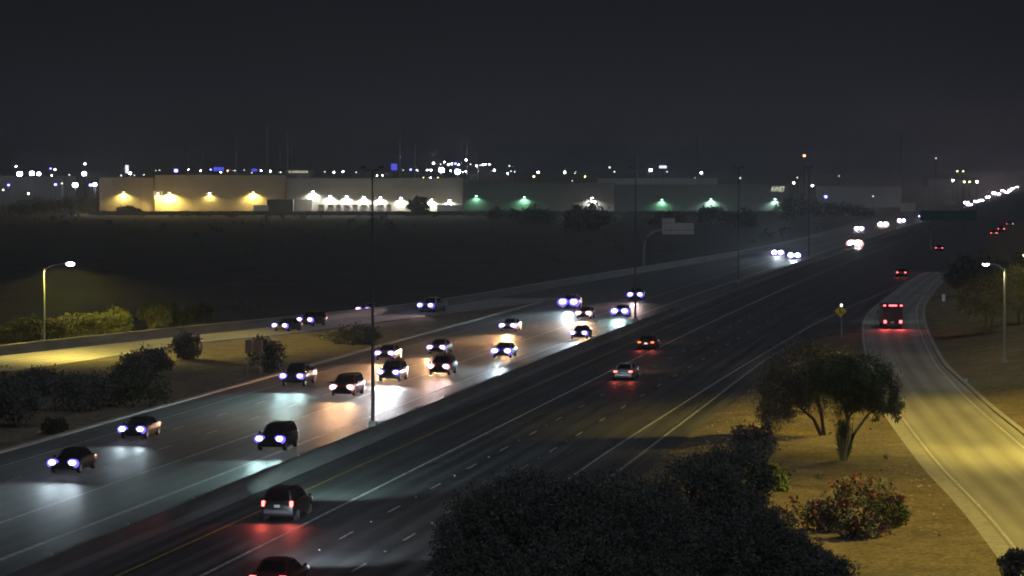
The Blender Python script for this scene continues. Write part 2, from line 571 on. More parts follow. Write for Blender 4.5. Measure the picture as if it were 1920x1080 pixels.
# ---- painted lines
def line_strip(name, n, w, t0, t1, mat, parent, step=6, z=.010):
    mb = MB(); vs_ = []; fs = []
    m = max(1, int((t1 - t0) / step))
    for i in range(m + 1):
        t = t0 + (t1 - t0) * i / m
        nn = n(t) if callable(n) else n
        vs_ += [road(t, nn - w / 2, z), road(t, nn + w / 2, z)]
    for i in range(m): fs.append((2 * i, 2 * i + 1, 2 * i + 3, 2 * i + 2))
    mb.add(vs_, fs)
    return mb.build(name, mat, parent)

def poly_strip(name, line, w, y0, y1, mat, parent, z, off=0.0, step=4):
    mb = MB(); vs_ = []; fs = []
    yy = ys_between(y0, y1, step)
    for y in yy:
        x = interp(line, y) + off
        vs_ += [(x - w / 2, y, z), (x + w / 2, y, z)]
    for i in range(len(yy) - 1): fs.append((2 * i, 2 * i + 1, 2 * i + 3, 2 * i + 2))
    mb.add(vs_, fs)
    return mb.build(name, mat, parent)

line_strip('edge_line', N_YEL, .14, 60, 1500, 'yellow_paint', right_way)
line_strip('carpool_line', N_HOV, .22, 60, 1500, 'white_paint', right_way)
C1 = sorted([tn(ground(u, v)) for u, v in [(1127, 855), (1333, 723), (1517, 613), (1590, 577), (1665, 545), (1737, 512)]])
line_strip('edge_line', lambda t: interp(C1, max(t, 200)), .16, 60, 530, 'white_paint', right_way)
line_strip('shoulder_line', lambda t: interp([(60, -24.9), (300, -24.9), (330, -24.2)], t), .12, 60, 330, 'white_paint', right_way)
line_strip('edge_line', L_YEL, .34, 60, 1500, 'white_paint', left_way)
line_strip('carpool_line', L_HOV, .20, 60, 1500, 'white_paint', left_way)
line_strip('edge_line', L_EDGE, .15, 60, 430, 'white_paint', left_way)
poly_strip('edge_line', RAMP_L, .16, 120, 540, 'yellow_paint' if False else 'white_paint', on_ramp, .014)
poly_strip('edge_line', RAMP_R, .16, 120, 540, 'white_paint', on_ramp, .014)
poly_strip('edge_line', EXIT_N, .16, 262, EXIT_N[-1][0], 'white_paint', exit_ramp, .014, off=-.5)
# dashes, each its own piece
dash_cache = {}
def dash_line(n, t_first, t_end, parent, per=12.19, ln=3.05, w=.13):
    if w not in dash_cache:
        mb = MB(); mb.add([(-w / 2, -ln / 2, 0), (w / 2, -ln / 2, 0), (w / 2, ln / 2, 0), (-w / 2, ln / 2, 0), (-w / 2, -ln / 2, .004), (w / 2, -ln / 2, .004), (w / 2, ln / 2, .004), (-w / 2, ln / 2, .004)],
                          [(4, 5, 6, 7), (0, 1, 5, 4), (1, 2, 6, 5), (2, 3, 7, 6), (3, 0, 4, 7)])
        dash_cache[w] = mb.mesh('lane_dash', 'white_paint')
    t = t_first
    while t < t_end:
        o = link('lane_dash', dash_cache[w], parent)
        p = road(t, n); h = heading(t)
        o.location = (p.x, p.y, .008); o.rotation_euler = (0, 0, math.atan2(-h.x, h.y))
        t += per
ta = tn(ground(664, 1004))[0]; tb = tn(ground(688, 1065))[0]
dash_line(N_A, ta - 12.19 * 4, 520, right_way)
dash_line(N_B, tb - 12.19 * 4, 520, right_way)
dash_line(L_A, 100, 480, left_way)
dash_line(L_B, 103, 480, left_way)
# raised studs between dashes
def studs(n, t0, t1, parent):
    mb = MB(); t = t0
    while t < t1:
        p = road(t, n); mb.bevbox((p.x, p.y, .015), (.09, .09, .02), .006); t += 12.19
    o = mb.build('road_studs', 'sign_back', parent); o['kind'] = 'stuff'
studs(N_A, ta - 12.19 * 3.5, 420, right_way); studs(N_B, tb - 12.19 * 3.5, 420, right_way)
studs(L_A, 106, 420, left_way); studs(L_B, 109, 420, left_way)

# ---- kerbs
def kerb(name, fn, y0, y1, w, h, mat, label=None, step=4):
    rings = []
    for y in ys_between(y0, y1, step):
        x = fn(y)
        rings.append([(x, y, -.05), (x, y, h - .03), (x + .04, y, h), (x + w, y, h), (x + w, y, -.05)])
    mb = MB(); mb.loft(rings)
    o = mb.build(name, mat); o['kind'] = 'structure'
    if label: o['label'] = label
    return o
kerb('kerb', lambda y: interp(RAMP_K, y) - .33, 118, 500, .42, .14, 'concrete', 'concrete kerb along the outer side of the on-ramp')
gl = sheet('gutter', 'concrete', [(interp(RAMP_L, y) - 1.0, y, 0) for y in ys_between(118, 300, 4)], [(interp(RAMP_L, y) - .26, y, 0) for y in ys_between(118, 300, 4)], .002, 2)
kerb('kerb', lambda y: interp(RAMP_L, y) - 1.36, 118, 300, .34, .14, 'concrete', 'concrete kerb along the inner side of the on-ramp')
# thin concrete kerb at the outer edge of the oncoming carriageway
mb = MB(); rings = []
for i in range(70):
    t = 60 + 5.2 * i
    rings.append([road(t, L_PAVE - .45, -.05), road(t, L_PAVE - .45, .15), road(t, L_PAVE - .05, .15), road(t, L_PAVE, .12), road(t, L_PAVE, -.05)])
mb.loft(rings); o = struct('kerb', mb, 'concrete'); o['label'] = 'concrete kerb at the outer edge of the oncoming carriageway'

# ------------------------------------------------------------------ median barrier
def median():
    root = thing('median_barrier', 'long concrete median barrier between the two carriageways of the freeway', 'barrier', road(200, N_BAR))
    prof = [(-.42, 0.005), (-.40, .10), (-.22, .36), (-.13, 1.0), (.13, 1.0), (.22, .36), (.40, .10), (.42, 0.005)]
    rings = []
    for t in T_STEPS:
        if t > 2600: break
        rings.append([road(t, N_BAR + a, z) - root.location for a, z in prof])
    mb = MB(); mb.loft(rings)
    mb.build('barrier_wall', 'barrier_concrete', root)
    m2 = MB(); m2.bevbox((0, 0, .06), (.10, .04, .12), .012); rm = m2.mesh('reflector', 'sign_white')
    for k in range(24):
        t = 110 + 12.19 * k * 1.0
        link('reflector', rm, root, road(t, N_BAR, 1.0) - root.location)
median()

# ------------------------------------------------------------------ roadside wall along the exit ramp
def roadside_wall():
    root = thing('roadside_wall', 'low concrete wall along the far side of the exit ramp below the hedge', 'wall')
    rings = []
    for y in ys_between(255, EXIT_F[-1][0] - 5, 5):
        x = interp(EXIT_F, y); z = 1.0
        rings.append([(x - .05, y, -.05), (x - .12, y, z * .3), (x - .16, y, z), (x - .42, y, z), (x - .55, y, -.05)])
    mb = MB(); mb.loft(rings)
    mb.build('wall_body', 'barrier_concrete', root)
    rings = []
    for y in ys_between(255, EXIT_F[-1][0] - 5, 5):
        x = interp(EXIT_F, y)
        rings.append([(x - .10, y, .985), (x - .10, y, 1.06), (x - .48, y, 1.06), (x - .48, y, .985)])
    mb = MB(); mb.loft(rings); mb.build('coping', 'concrete', root)
roadside_wall()

# ------------------------------------------------------------------ vehicles
VCACHE = {}
SPEC = {
 'sedan': dict(L=4.75, W=1.84, st=[(2.36, .60, .62, .36), (2.30, .70, .78, .26), (1.95, .80, .89, .22), (1.0, .92, .92, .20), (0.0, .95, .92, .20), (-1.4, .98, .92, .20), (-1.9, .98, .89, .22), (-2.28, .93, .80, .28), (-2.36, .84, .66, .38)],
               cab=(.90, 1.05, -1.75, .80, 1.45, .18, -.95, .60), hl=(.66, 2.17, .68), tl=(.70, -2.30, .80), r=.33, wb=(1.42, -1.40), tls=(.34, .10, .14), side=2),
 'suv': dict(L=4.8, W=1.92, st=[(2.38, .72, .68, .42), (2.32, .86, .84, .34), (2.0, 1.0, .93, .28), (1.1, 1.10, .96, .26), (0.0, 1.12, .96, .26), (-1.6, 1.14, .96, .26), (-2.2, 1.12, .93, .28), (-2.36, 1.06, .86, .36), (-2.40, .96, .76, .46)],
             cab=(1.08, 1.10, -2.30, .86, 1.74, .42, -1.95, .68), hl=(.70, 2.20, .82), tl=(.80, -2.33, 1.0), r=.37, wb=(1.45, -1.42), tls=(.17, .12, .30), side=3),
 'van': dict(L=5.1, W=1.96, st=[(2.54, .66, .66, .36), (2.46, .82, .84, .28), (2.1, .96, .94, .22), (1.5, 1.06, .97, .2), (0.0, 1.08, .97, .2), (-1.8, 1.08, .97, .2), (-2.4, 1.06, .94, .24), (-2.55, .98, .84, .36)],
             cab=(1.03, 1.65, -2.45, .88, 1.74, .75, -2.15, .72), hl=(.72, 2.33, .76), tl=(.84, -2.47, 1.05), r=.34, wb=(1.55, -1.5), tls=(.14, .12, .34), side=3),
 'pickup': dict(L=5.7, W=2.0, st=[(2.84, .80, .74, .46), (2.78, .98, .90, .38), (2.4, 1.12, .98, .34), (1.4, 1.18, 1.0, .34), (0.4, 1.20, 1.0, .34), (-1.0, 1.20, 1.0, .34), (-2.7, 1.20, .99, .36), (-2.84, 1.14, .94, .44)],
                cab=(1.15, 1.35, -.95, .88, 1.92, .70, -.75, .70), hl=(.76, 2.70, .92), tl=(.90, -2.80, 1.0), r=.40, wb=(1.75, -1.75), tls=(.14, .10, .32), side=2),
}

def vehicle_meshes(kind):
    if kind in VCACHE: return VCACHE[kind]
    S = SPEC[kind]; P = []          # (name, mesh, loc, parent index or None, slot key)
    mb = MB()
    rings = []
    for y, zt, hw, zb in S['st']:
        half = [(hw * .74, zt), (hw * .94, zt - .05), (hw, zt - .17), (hw * 1.0, (zt + zb) / 2), (hw * .97, zb + .1), (hw * .9, zb)]
        ring = [(0, y, zt + .02)] + [(x, y, z) for x, z in half] + [(0, y, zb)] + [(-x, y, z) for x, z in reversed(half)]
        rings.append(ring)
    mb.loft(rings)
    zb, y0, y1, wb_, zt, y0t, y1t, wt = S['cab']
    # cabin shell with a slightly domed roof
    levels = [(zb - .08, y0 + .05, y1 - .05, wb_ + .02), (zb, y0, y1, wb_), (zb + (zt - zb) * .5, (y0 + y0t) / 2 - .02, (y1 + y1t) / 2, (wb_ + wt) / 2 + .025), (zt - .05, y0t, y1t, wt + .01), (zt, y0t - .22, y1t + .18, wt - .10)]
    rings = []
    for z, a, b, w in levels:
        c = .12
        rings.append([(w, a - c, z), (w - c, a, z), (-(w - c), a, z), (-w, a - c, z), (-w, b + c, z), (-(w - c), b, z), (w - c, b, z), (w, b + c, z)])
    mb.loft(rings)
    P.append(('body', mb.mesh('body', 'paint_black', True), None, None, 'paint'))
    # roof skin
    m = MB(); m.bevbox((0, (y0t + y1t) / 2 - .02, zt + .006), (2 * wt - .26, y0t - y1t - .52, .04), .015)
    P.append(('roof', m.mesh('roof', 'paint_black'), None, None, 'paint'))
    # panes
    A = lambda x, y, z: Vector((x, y, z))
    m = MB(); m.pane(A(wb_ - .1, y0, zb), A(-(wb_ - .1), y0, zb), A(-(wt - .08), y0t, zt - .05), A(wt - .08, y0t, zt - .05), .02, .98, .08, .94, .035, .04)
    P.append(('windscreen', m.mesh('windscreen', 'car_glass'), None, None, None))
    m = MB(); m.pane(A(-(wb_ - .1), y1, zb), A(wb_ - .1, y1, zb), A(wt - .08, y1t, zt - .05), A(-(wt - .08), y1t, zt - .05), .04, .96, .12, .92, .035, .04)
    P.append(('rear_window', m.mesh('rear_window', 'car_glass'), None, None, None))
    ns = S['side']
    for sgn in (1, -1):
        for i in range(ns):
            u0 = .07 + i * (.88 / ns); u1 = u0 + .88 / ns - .05
            m = MB()
            if sgn > 0: m.pane(A(wb_, y1 + .1, zb), A(wb_, y0 - .1, zb), A(wt + .01, y0t - .1, zt - .05), A(wt + .01, y1t + .1, zt - .05), u0, u1, .1, .9, .045, .05)
            else: m.pane(A(-wb_, y0 - .1, zb), A(-wb_, y1 + .1, zb), A(-(wt + .01), y1t + .1, zt - .05), A(-(wt + .01), y0t - .1, zt - .05), u0, u1, .1, .9, .045, .05)
            P.append(('side_window', m.mesh('side_window', 'car_glass'), None, None, None))
    hwid = S['W'] / 2
    yf = S['st'][0][0]; yr_ = S['st'][-1][0]
    zf = S['st'][1][1]
    m = MB(); m.bevbox((0, yf - .02, S['st'][0][3] + .12), (1.45, .14, .20), .03)
    P.append(('front_bumper', m.mesh('front_bumper', 'trim_black'), None, None, None))
    m = MB()
    for k in range(4): m.box((0, yf + .0, S['hl'][2] - .16 + k * .045), (.78, .07, .022))
    m.box((0, yf - .04, S['hl'][2] - .09), (.84, .06, .22))
    P.append(('grille', m.mesh('grille', 'trim_black'), None, None, None))
    m = MB(); m.bevbox((0, yr_ + .0, S['st'][-1][3] + .12), (1.5, .14, .22), .03)
    P.append(('rear_bumper', m.mesh('rear_bumper', 'trim_black'), None, None, 'bumper'))
    m = MB(); m.bevbox((0, yr_ - .035, S['tl'][2] - .12), (.32, .03, .16), .008)
    P.append(('licence_plate', m.mesh('licence_plate', 'plate_white'), None, None, 'plate'))
    wx = hwid - .10
    tyre = MB()
    prof = [(-.11, S['r'] - .05), (-.10, S['r'] - .01), (-.06, S['r']), (.06, S['r']), (.10, S['r'] - .01), (.11, S['r'] - .05)]
    tyre.loft([[(x, rr * math.cos(2 * PI * k / 18), rr * math.sin(2 * PI * k / 18)) for k in range(18)] for x, rr in prof])
    tm = tyre.mesh('wheel', 'rubber', True)
    rim = MB(); rim.disc_x(-.118, .118, S['r'] * .66, 14)
    for k in range(5):
        a = 2 * PI * k / 5
        for sg in (-1, 1):
            rim.box((sg * .122, S['r'] * .33 * math.cos(a), S['r'] * .33 * math.sin(a)), (.012, S['r'] * .6, .06), Matrix.Rotation(a, 3, 'X'))
    rmm = rim.mesh('rim', 'rim_metal')
    for y in S['wb']:
        for sg in (1, -1):
            P.append(('wheel', tm, (sg * wx, y, S['r']), None, None))
            P.append(('rim', rmm, None, len(P) - 1, None))
    for sg in (1, -1):
        m = MB(); m.bevbox((0, 0, 0), (.20, .12, .15), .03)
        P.append(('mirror', m.mesh('mirror', 'paint_black'), (sg * (wb_ + .18), y0 - .25, zb + .09), None, 'paint'))
    # lamps
    hx, hy, hz = S['hl']
    lens = MB(); lens.ellipsoid((0, 0, 0), (.36, .19, .27), 12, 6); lm = lens.mesh('headlight', 'lens_fringe_blue', True)  # oversized lens; its glowing rim stands in for colour fringe and glare
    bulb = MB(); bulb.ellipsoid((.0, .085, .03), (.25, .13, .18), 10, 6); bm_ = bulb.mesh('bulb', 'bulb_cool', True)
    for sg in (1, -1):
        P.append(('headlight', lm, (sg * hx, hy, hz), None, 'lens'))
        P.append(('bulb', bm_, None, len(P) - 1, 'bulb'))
    tx, ty, tz = S['tl']; a, b, c = S['tls']
    m = MB(); m.bevbox((0, 0, 0), (a, b + .06, c), .03); tlm = m.mesh('taillight', 'tail_dim')
    for sg in (1, -1):
        P.append(('taillight', tlm, (sg * (tx - .02), ty, tz), None, 'tail'))
    if kind == 'pickup':
        m = MB()
        m.box((0, -1.92, 1.215), (1.72, 1.55, .03))
        P.append(('cargo_bed', m.mesh('cargo_bed', 'trim_black'), None, None, None))
        m = MB()
        for sg in (1, -1): m.bevbox((sg * .93, -1.92, 1.27), (.11, 1.70, .14), .02)
        m.bevbox((0, -2.76, 1.27), (1.74, .09, .14), .02)
        P.append(('bed_rail', m.mesh('bed_rail', 'paint_black'), None, None, 'paint'))
    if kind == 'suv':
        for sg in (1, -1):
            m = MB(); m.tube([(sg * .56, .25, zt + .0), (sg * .56, .2, zt + .07), (sg * .56, -1.7, zt + .07), (sg * .56, -1.75, zt + .0)], .022, 6)
            P.append(('roof_rail', m.mesh('roof_rail', 'chrome'), None, None, None))
    VCACHE[kind] = P
    return P

def place_vehicle(name, kind, origin, head, label, cat, group, paint, lights='front', lens='lens_fringe_blue', bulb='bulb_cool', tail='tail_dim', beam=None, plate=None, two=False, red=0.0, glowcol=(1, .10, .07), parts=True, bumper=None, spill=.12, hscale=1.0, hot=0.0):
    root = thing(name, label, cat, origin, math.atan2(-head.x, head.y), group)
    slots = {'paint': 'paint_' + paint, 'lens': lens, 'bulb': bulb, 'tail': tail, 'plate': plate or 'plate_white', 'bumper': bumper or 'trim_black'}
    made = []
    for nm, me, loc, par, key in vehicle_meshes(kind):
        pr = root if par is None else made[par]
        o = link(nm, me, pr, loc, slots.get(key))
        made.append(o)
    S = SPEC[kind]
    if beam:
        col, pw = beam[:2]
        tilt = beam[2] if len(beam) > 2 else 2.3
        wid = beam[3] if len(beam) > 3 else 62
        for sg in ((1, -1) if two else (0,)):
            lamp('headlight_beam', 'SPOT', (sg * S['hl'][0], S['hl'][1] + .22, S['hl'][2]), pw * (.85 if two else 1.2), col, root, .12 if two else .3,
                 (R(90 - tilt - .9), 0, 0), wid, 1.0, (1.0, .165, 1.0))
        if hot:      # the narrow hot spot that reaches far down the lane
            lamp('headlight_hotspot', 'SPOT', (0, S['hl'][1] + .24, S['hl'][2]), hot * pw, col, root, .4, (R(90 - 1.7), 0, 0), 34, 1.0, (1.0, .10, 1.0))
        # light that spills above the cut-off
        lamp('headlight_spill', 'SPOT', (0, S['hl'][1] + .25, S['hl'][2]), spill * pw, col, root, .5, (R(90 + 3.5), 0, 0), 40, 1.0, (1.0, .45, 1.0))
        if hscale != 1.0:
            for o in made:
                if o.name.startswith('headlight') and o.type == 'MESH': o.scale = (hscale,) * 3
    if red:
        for sg in ((1, -1)):
            lamp('taillight_glow', 'SPOT', (sg * S['tl'][0], S['tl'][1] - .12, S['tl'][2]), red * .09, glowcol, root, .08, (R(-76), 0, 0), 130, .9)
    return root

def from_lights(u, v, kind, rear=False, head=None, flip=True):
    """origin of a vehicle whose pair of lamps is centred on image point (u, v)"""
    S = SPEC[kind]
    x, y, z = S['tl'] if rear else S['hl']
    p = ground(u, v, z)
    if head is None:
        h = heading(tn(p)[0])
        if flip: h = -h
    else: h = head
    o = p - h * y
    return Vector((o.x, o.y, 0.012)), h

COOL = (.72, .90, 1.0); TEAL = (.62, .97, .95); WARM = (1.0, .52, .24); PINK = (1.0, .70, .68)
ONC = 'vehicles on the oncoming carriageway'
def oncoming(name, kind, u, v, label, cat, paint, lens='lens_fringe_blue', bulb='bulb_cool', beam=None, two=False, group=ONC, head=None, tail='tail_dim', glare=1.0):
    o, h = from_lights(u, v, kind, False, head)
    dist = o.length
    if dist > 620: bulb = 'bulb_far'
    return place_vehicle(name, kind, o, h, label, cat, group, paint, lens=lens, bulb=bulb, beam=beam, two=two, tail=tail, hot=4.5 if dist < 520 else 1.5, spill=.1 * glare ** 3 if dist < 600 else (11.0 if lens == 'lens_fringe_warm' else 3.0), hscale=min(2.6, max(1.12, dist / 280)) * min(glare, 1.5))

B = 4200.0
oncoming('sedan', 'sedan', 118, 869, 'dark sedan with violet-blue headlights, oncoming vehicle nearest the left frame edge', 'car', 'black', beam=(COOL, 1.3 * B), two=True)
oncoming('sedan', 'sedan', 247, 806, 'dark low sedan with violet-blue headlights, next to the kerb behind the leftmost oncoming car', 'car', 'charcoal', beam=(COOL, .8 * B), two=True)
oncoming('suv', 'suv', 506, 824, 'black crossover with starry white headlights driving closest to the median barrier', 'suv', 'black', beam=(TEAL, 1.5 * B), two=True)
oncoming('pickup_truck', 'pickup', 547, 706, 'dark pickup truck with chrome glints on its flank, in the outer oncoming lane', 'pickup truck', 'black', beam=(TEAL, 1.7 * B), two=True)
oncoming('minivan', 'van', 641, 727, 'maroon minivan with pinkish headlights, just left of the tall median lamp pole', 'minivan', 'maroon', 'lens_fringe_warm', 'bulb_pink', (WARM, 2.6 * B, 1.8), True)
oncoming('suv', 'suv', 728, 699, 'dark crossover lighting a brilliant white patch just right of the tall median pole', 'suv', 'charcoal', beam=((.9, .93, 1.0), 4.0 * B, 4.0), two=True)
oncoming('sedan', 'sedan', 721, 663, 'pale sedan with pinkish headlights behind the dark crossover beside the median pole', 'car', 'tan', 'lens_fringe_violet', 'bulb_pink', (WARM, 2.8 * B, 1.8), True)
oncoming('suv', 'suv', 822, 688, 'brownish sport utility vehicle with pink headlights and a bluish side glint', 'suv', 'maroon', 'lens_fringe_warm', 'bulb_pink', (PINK, .9 * B), True)
oncoming('sedan', 'sedan', 818, 652, 'sedan with pink headlights above an orange pool of light, behind the brownish vehicle', 'car', 'grey', 'lens_fringe_violet', 'bulb_pink', (WARM, 3.6 * B, 1.8), True)
oncoming('sedan', 'sedan', 940, 659, 'sedan with glaring bluish-white headlights beside the barrier, ahead of the twin-lit carpool car', 'car', 'grey', beam=(COOL, 2.4 * B), two=True, glare=1.25)
oncoming('sedan', 'sedan', 952, 611, 'silver sedan with warm pinkish headlights trailing an orange streak, mid oncoming carriageway', 'car', 'silver', 'lens_fringe_violet', 'bulb_pink', (WARM, 4.2 * B, 1.8))
oncoming('sedan', 'sedan', 1085, 625, 'dark sedan in the oncoming carpool lane with a long white pool of light ahead', 'car', 'black', beam=(COOL, 2.4 * B))
oncoming('sedan', 'sedan', 1094, 588, 'sedan with pinkish headlights just below the dazzling blue-white truck', 'car', 'grey', 'lens_fringe_warm', 'bulb_pink', (WARM, 4.2 * B, 1.8))
oncoming('pickup_truck', 'pickup', 1066, 567, 'truck with dazzling blue-white headlights at the middle of the oncoming traffic', 'pickup truck', 'grey', beam=(COOL, 2.8 * B), glare=1.6)
oncoming('sedan', 'sedan', 1162, 584, 'sedan with starry bluish headlights lower of the pair right of the dazzling truck', 'car', 'silver', beam=(TEAL, 2.2 * B), glare=1.25)
oncoming('suv', 'suv', 1191, 553, 'vehicle with violet headlights beside the second tall median pole', 'suv', 'charcoal', 'lens_fringe_blue', 'bulb_pink', (PINK, 1.2 * B))
oncoming('sedan', 'sedan', 1458, 474, 'far sedan with violet headlights, left of the close pair on the blue-lit patch', 'car', 'grey', beam=(COOL, 3.5 * B))
oncoming('suv', 'suv', 1489, 479, 'far vehicle with violet headlights, right of the close pair on the blue-lit patch', 'suv', 'grey', beam=(COOL, 5 * B))
oncoming('pickup_truck', 'pickup', 1603, 457, 'far truck with the most dazzling pinkish headlights of the oncoming traffic', 'pickup truck', 'grey', 'lens_fringe_warm', 'bulb_warm', (WARM, 5 * B), glare=1.5)
oncoming('van', 'van', 1611, 429, 'far van with two white headlights above the dazzling pink truck', 'van', 'white', 'lens_fringe_violet', 'bulb_pink', (PINK, 3 * B))
oncoming('pickup_truck', 'pickup', 1656, 421, 'far truck with a dazzling orange-white glare, between the far white van and the violet-lit sedan', 'pickup truck', 'grey', 'lens_fringe_warm', 'bulb_warm', (WARM, 5 * B), glare=1.3)
oncoming('sedan', 'sedan', 1690, 414, 'far sedan with violet headlights between the orange glare and the teal glare', 'car', 'grey', 'lens_fringe_violet', 'bulb_pink', (PINK, 3 * B))
oncoming('suv', 'suv', 1730, 406, 'far vehicle with blue-teal headlights beside the dark green overhead sign', 'suv', 'grey', beam=(TEAL, 4 * B))
oncoming('sedan', 'sedan', 1812, 380, 'far car with white headlights, left of the distant pair above the green sign', 'car', 'grey', 'lens_fringe_violet', 'bulb_pink', (PINK, 5 * B))
oncoming('sedan', 'sedan', 1831, 378, 'far car with violet headlights, right of the distant pair above the green sign', 'car', 'grey', beam=(COOL, 5 * B))
oncoming('pickup_truck', 'pickup', 1864, 362, 'farthest large cluster headlights near the right frame edge, left one', 'pickup truck', 'grey', 'lens_fringe_warm', 'bulb_warm', (PINK, 7 * B))
oncoming('pickup_truck', 'pickup', 1899, 353, 'farthest large cluster headlights near the right frame edge, right one', 'pickup truck', 'grey', 'lens_fringe_violet', 'bulb_pink', (PINK, 7 * B))

for i, (u, v, kd, pt) in enumerate([(1818, 384, 'suv', 'grey'), (1840, 376, 'sedan', 'white'), (1852, 370, 'sedan', 'grey'), (1872, 364, 'suv', 'grey'), (1880, 358, 'van', 'grey'), (1888, 361, 'sedan', 'silver'), (1894, 357, 'pickup', 'grey'), (1907, 351, 'sedan', 'grey')]):
    oncoming(kd if kd != 'pickup' else 'pickup_truck', kd, u, v, 'dazzling oncoming vehicle among the farthest headlights near the right edge, ' + ('first', 'second', 'third', 'fourth', 'fifth', 'sixth', 'seventh', 'eighth')[i] + ' such', {'van': 'minivan', 'pickup': 'pickup truck', 'sedan': 'car'}.get(kd, kd), pt, 'lens_fringe_violet', 'bulb_pink', (PINK, 7 * B), group='farthest oncoming vehicles')
# exit ramp traffic
def exit_head(p):
    a = interp(EXIT_N, p.y - 6); b = interp(EXIT_N, p.y + 6)
    return -Vector((b - a, 12, 0)).normalized()
EXG = 'vehicles coming off on the exit ramp'
for nm, kd, u, v, lab, cat, pt, ln, bb, bm in (
    ('sedan', 'sedan', 525, 611, 'sedan with violet headlights foremost on the exit ramp', 'car', 'black', 'lens_fringe_blue', 'bulb_pink', (COOL, .5 * B)),
    ('suv', 'suv', 572, 600, 'dark vehicle with one bright merged headlight, second on the exit ramp', 'suv', 'charcoal', 'lens_fringe_blue', 'bulb_cool', (WARM, .5 * B)),
    ('sedan', 'sedan', 681, 581, 'sedan with pinkish headlights crossing behind the tall median pole on the exit ramp', 'car', 'grey', 'lens_fringe_violet', 'bulb_pink', (WARM, 2.6 * B, 1.8)),
    ('pickup_truck', 'pickup', 798, 573, 'pickup truck with tall white headlights, last in line on the exit ramp', 'pickup truck', 'silver', 'lens_fringe_blue', 'bulb_cool', (PINK, 1.2 * B))):
    oncoming(nm, kd, u, v, lab, cat, pt, ln, bb, bm, False, EXG, exit_head(ground(u, v, .7)))

# outbound carriageway
OUT = 'vehicles on the outbound carriageway'
def outbound(name, kind, u, v, label, cat, paint, tail='tail_red', beam=None, red=0.0, plate=None, glowcol=(1, .12, .08), head=None, two=True, group=OUT, bumper=None):
    o, h = from_lights(u, v, kind, True, head, flip=False)
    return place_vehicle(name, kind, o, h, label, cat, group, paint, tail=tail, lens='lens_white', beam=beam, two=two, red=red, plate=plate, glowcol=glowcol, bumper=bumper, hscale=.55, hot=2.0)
outbound('suv', 'suv', 520, 945, 'silver sport utility vehicle with red tail lights in the outbound carpool lane', 'suv', 'charcoal', beam=(TEAL, 5.0 * B, 2.2), red=1500, bumper='paint_grey')
outbound('sedan', 'sedan', 502, 1083, 'dark brownish sedan cut off by the bottom frame edge', 'car', 'maroon', beam=((.75, .88, 1.0), 4.5 * B, 2.2), red=300)
outbound('sedan', 'sedan', 1211, 642, 'dark sedan braking with lit number plate, beyond the silver outbound sedan', 'car', 'maroon', tail='tail_amber', plate='plate_lit', beam=(WARM, .7 * B), red=500)
outbound('sedan', 'sedan', 1168, 697, 'silver sedan with pinkish tail lights in the middle of the outbound lanes', 'car', 'silver', beam=(WARM, .8 * B, 4), red=450, bumper='paint_silver')
outbound('sedan', 'sedan', 1690, 511, 'distant car with two tail lights just beyond the on-ramp nose', 'car', 'black', beam=(WARM, 1.5 * B), red=300, two=False)
outbound('sedan', 'sedan', 1761, 465, 'far car with two white-pink lights right of the dazzling truck', 'car', 'black', tail='marker_red', beam=(WARM, 1.0 * B), two=False)
outbound('sedan', 'sedan', 1863, 437, 'far braking car with red lights, lowest of the slanted red row', 'car', 'black', red=300, two=False)
outbound('suv', 'suv', 1877, 429, 'far braking vehicle with red lights, middle of the slanted red row', 'suv', 'black', red=300, two=False)
outbound('pickup_truck', 'pickup', 1893, 420, 'far truck with amber lights, topmost of the slanted red row', 'pickup truck', 'grey', tail='tail_amber', red=300, two=False)

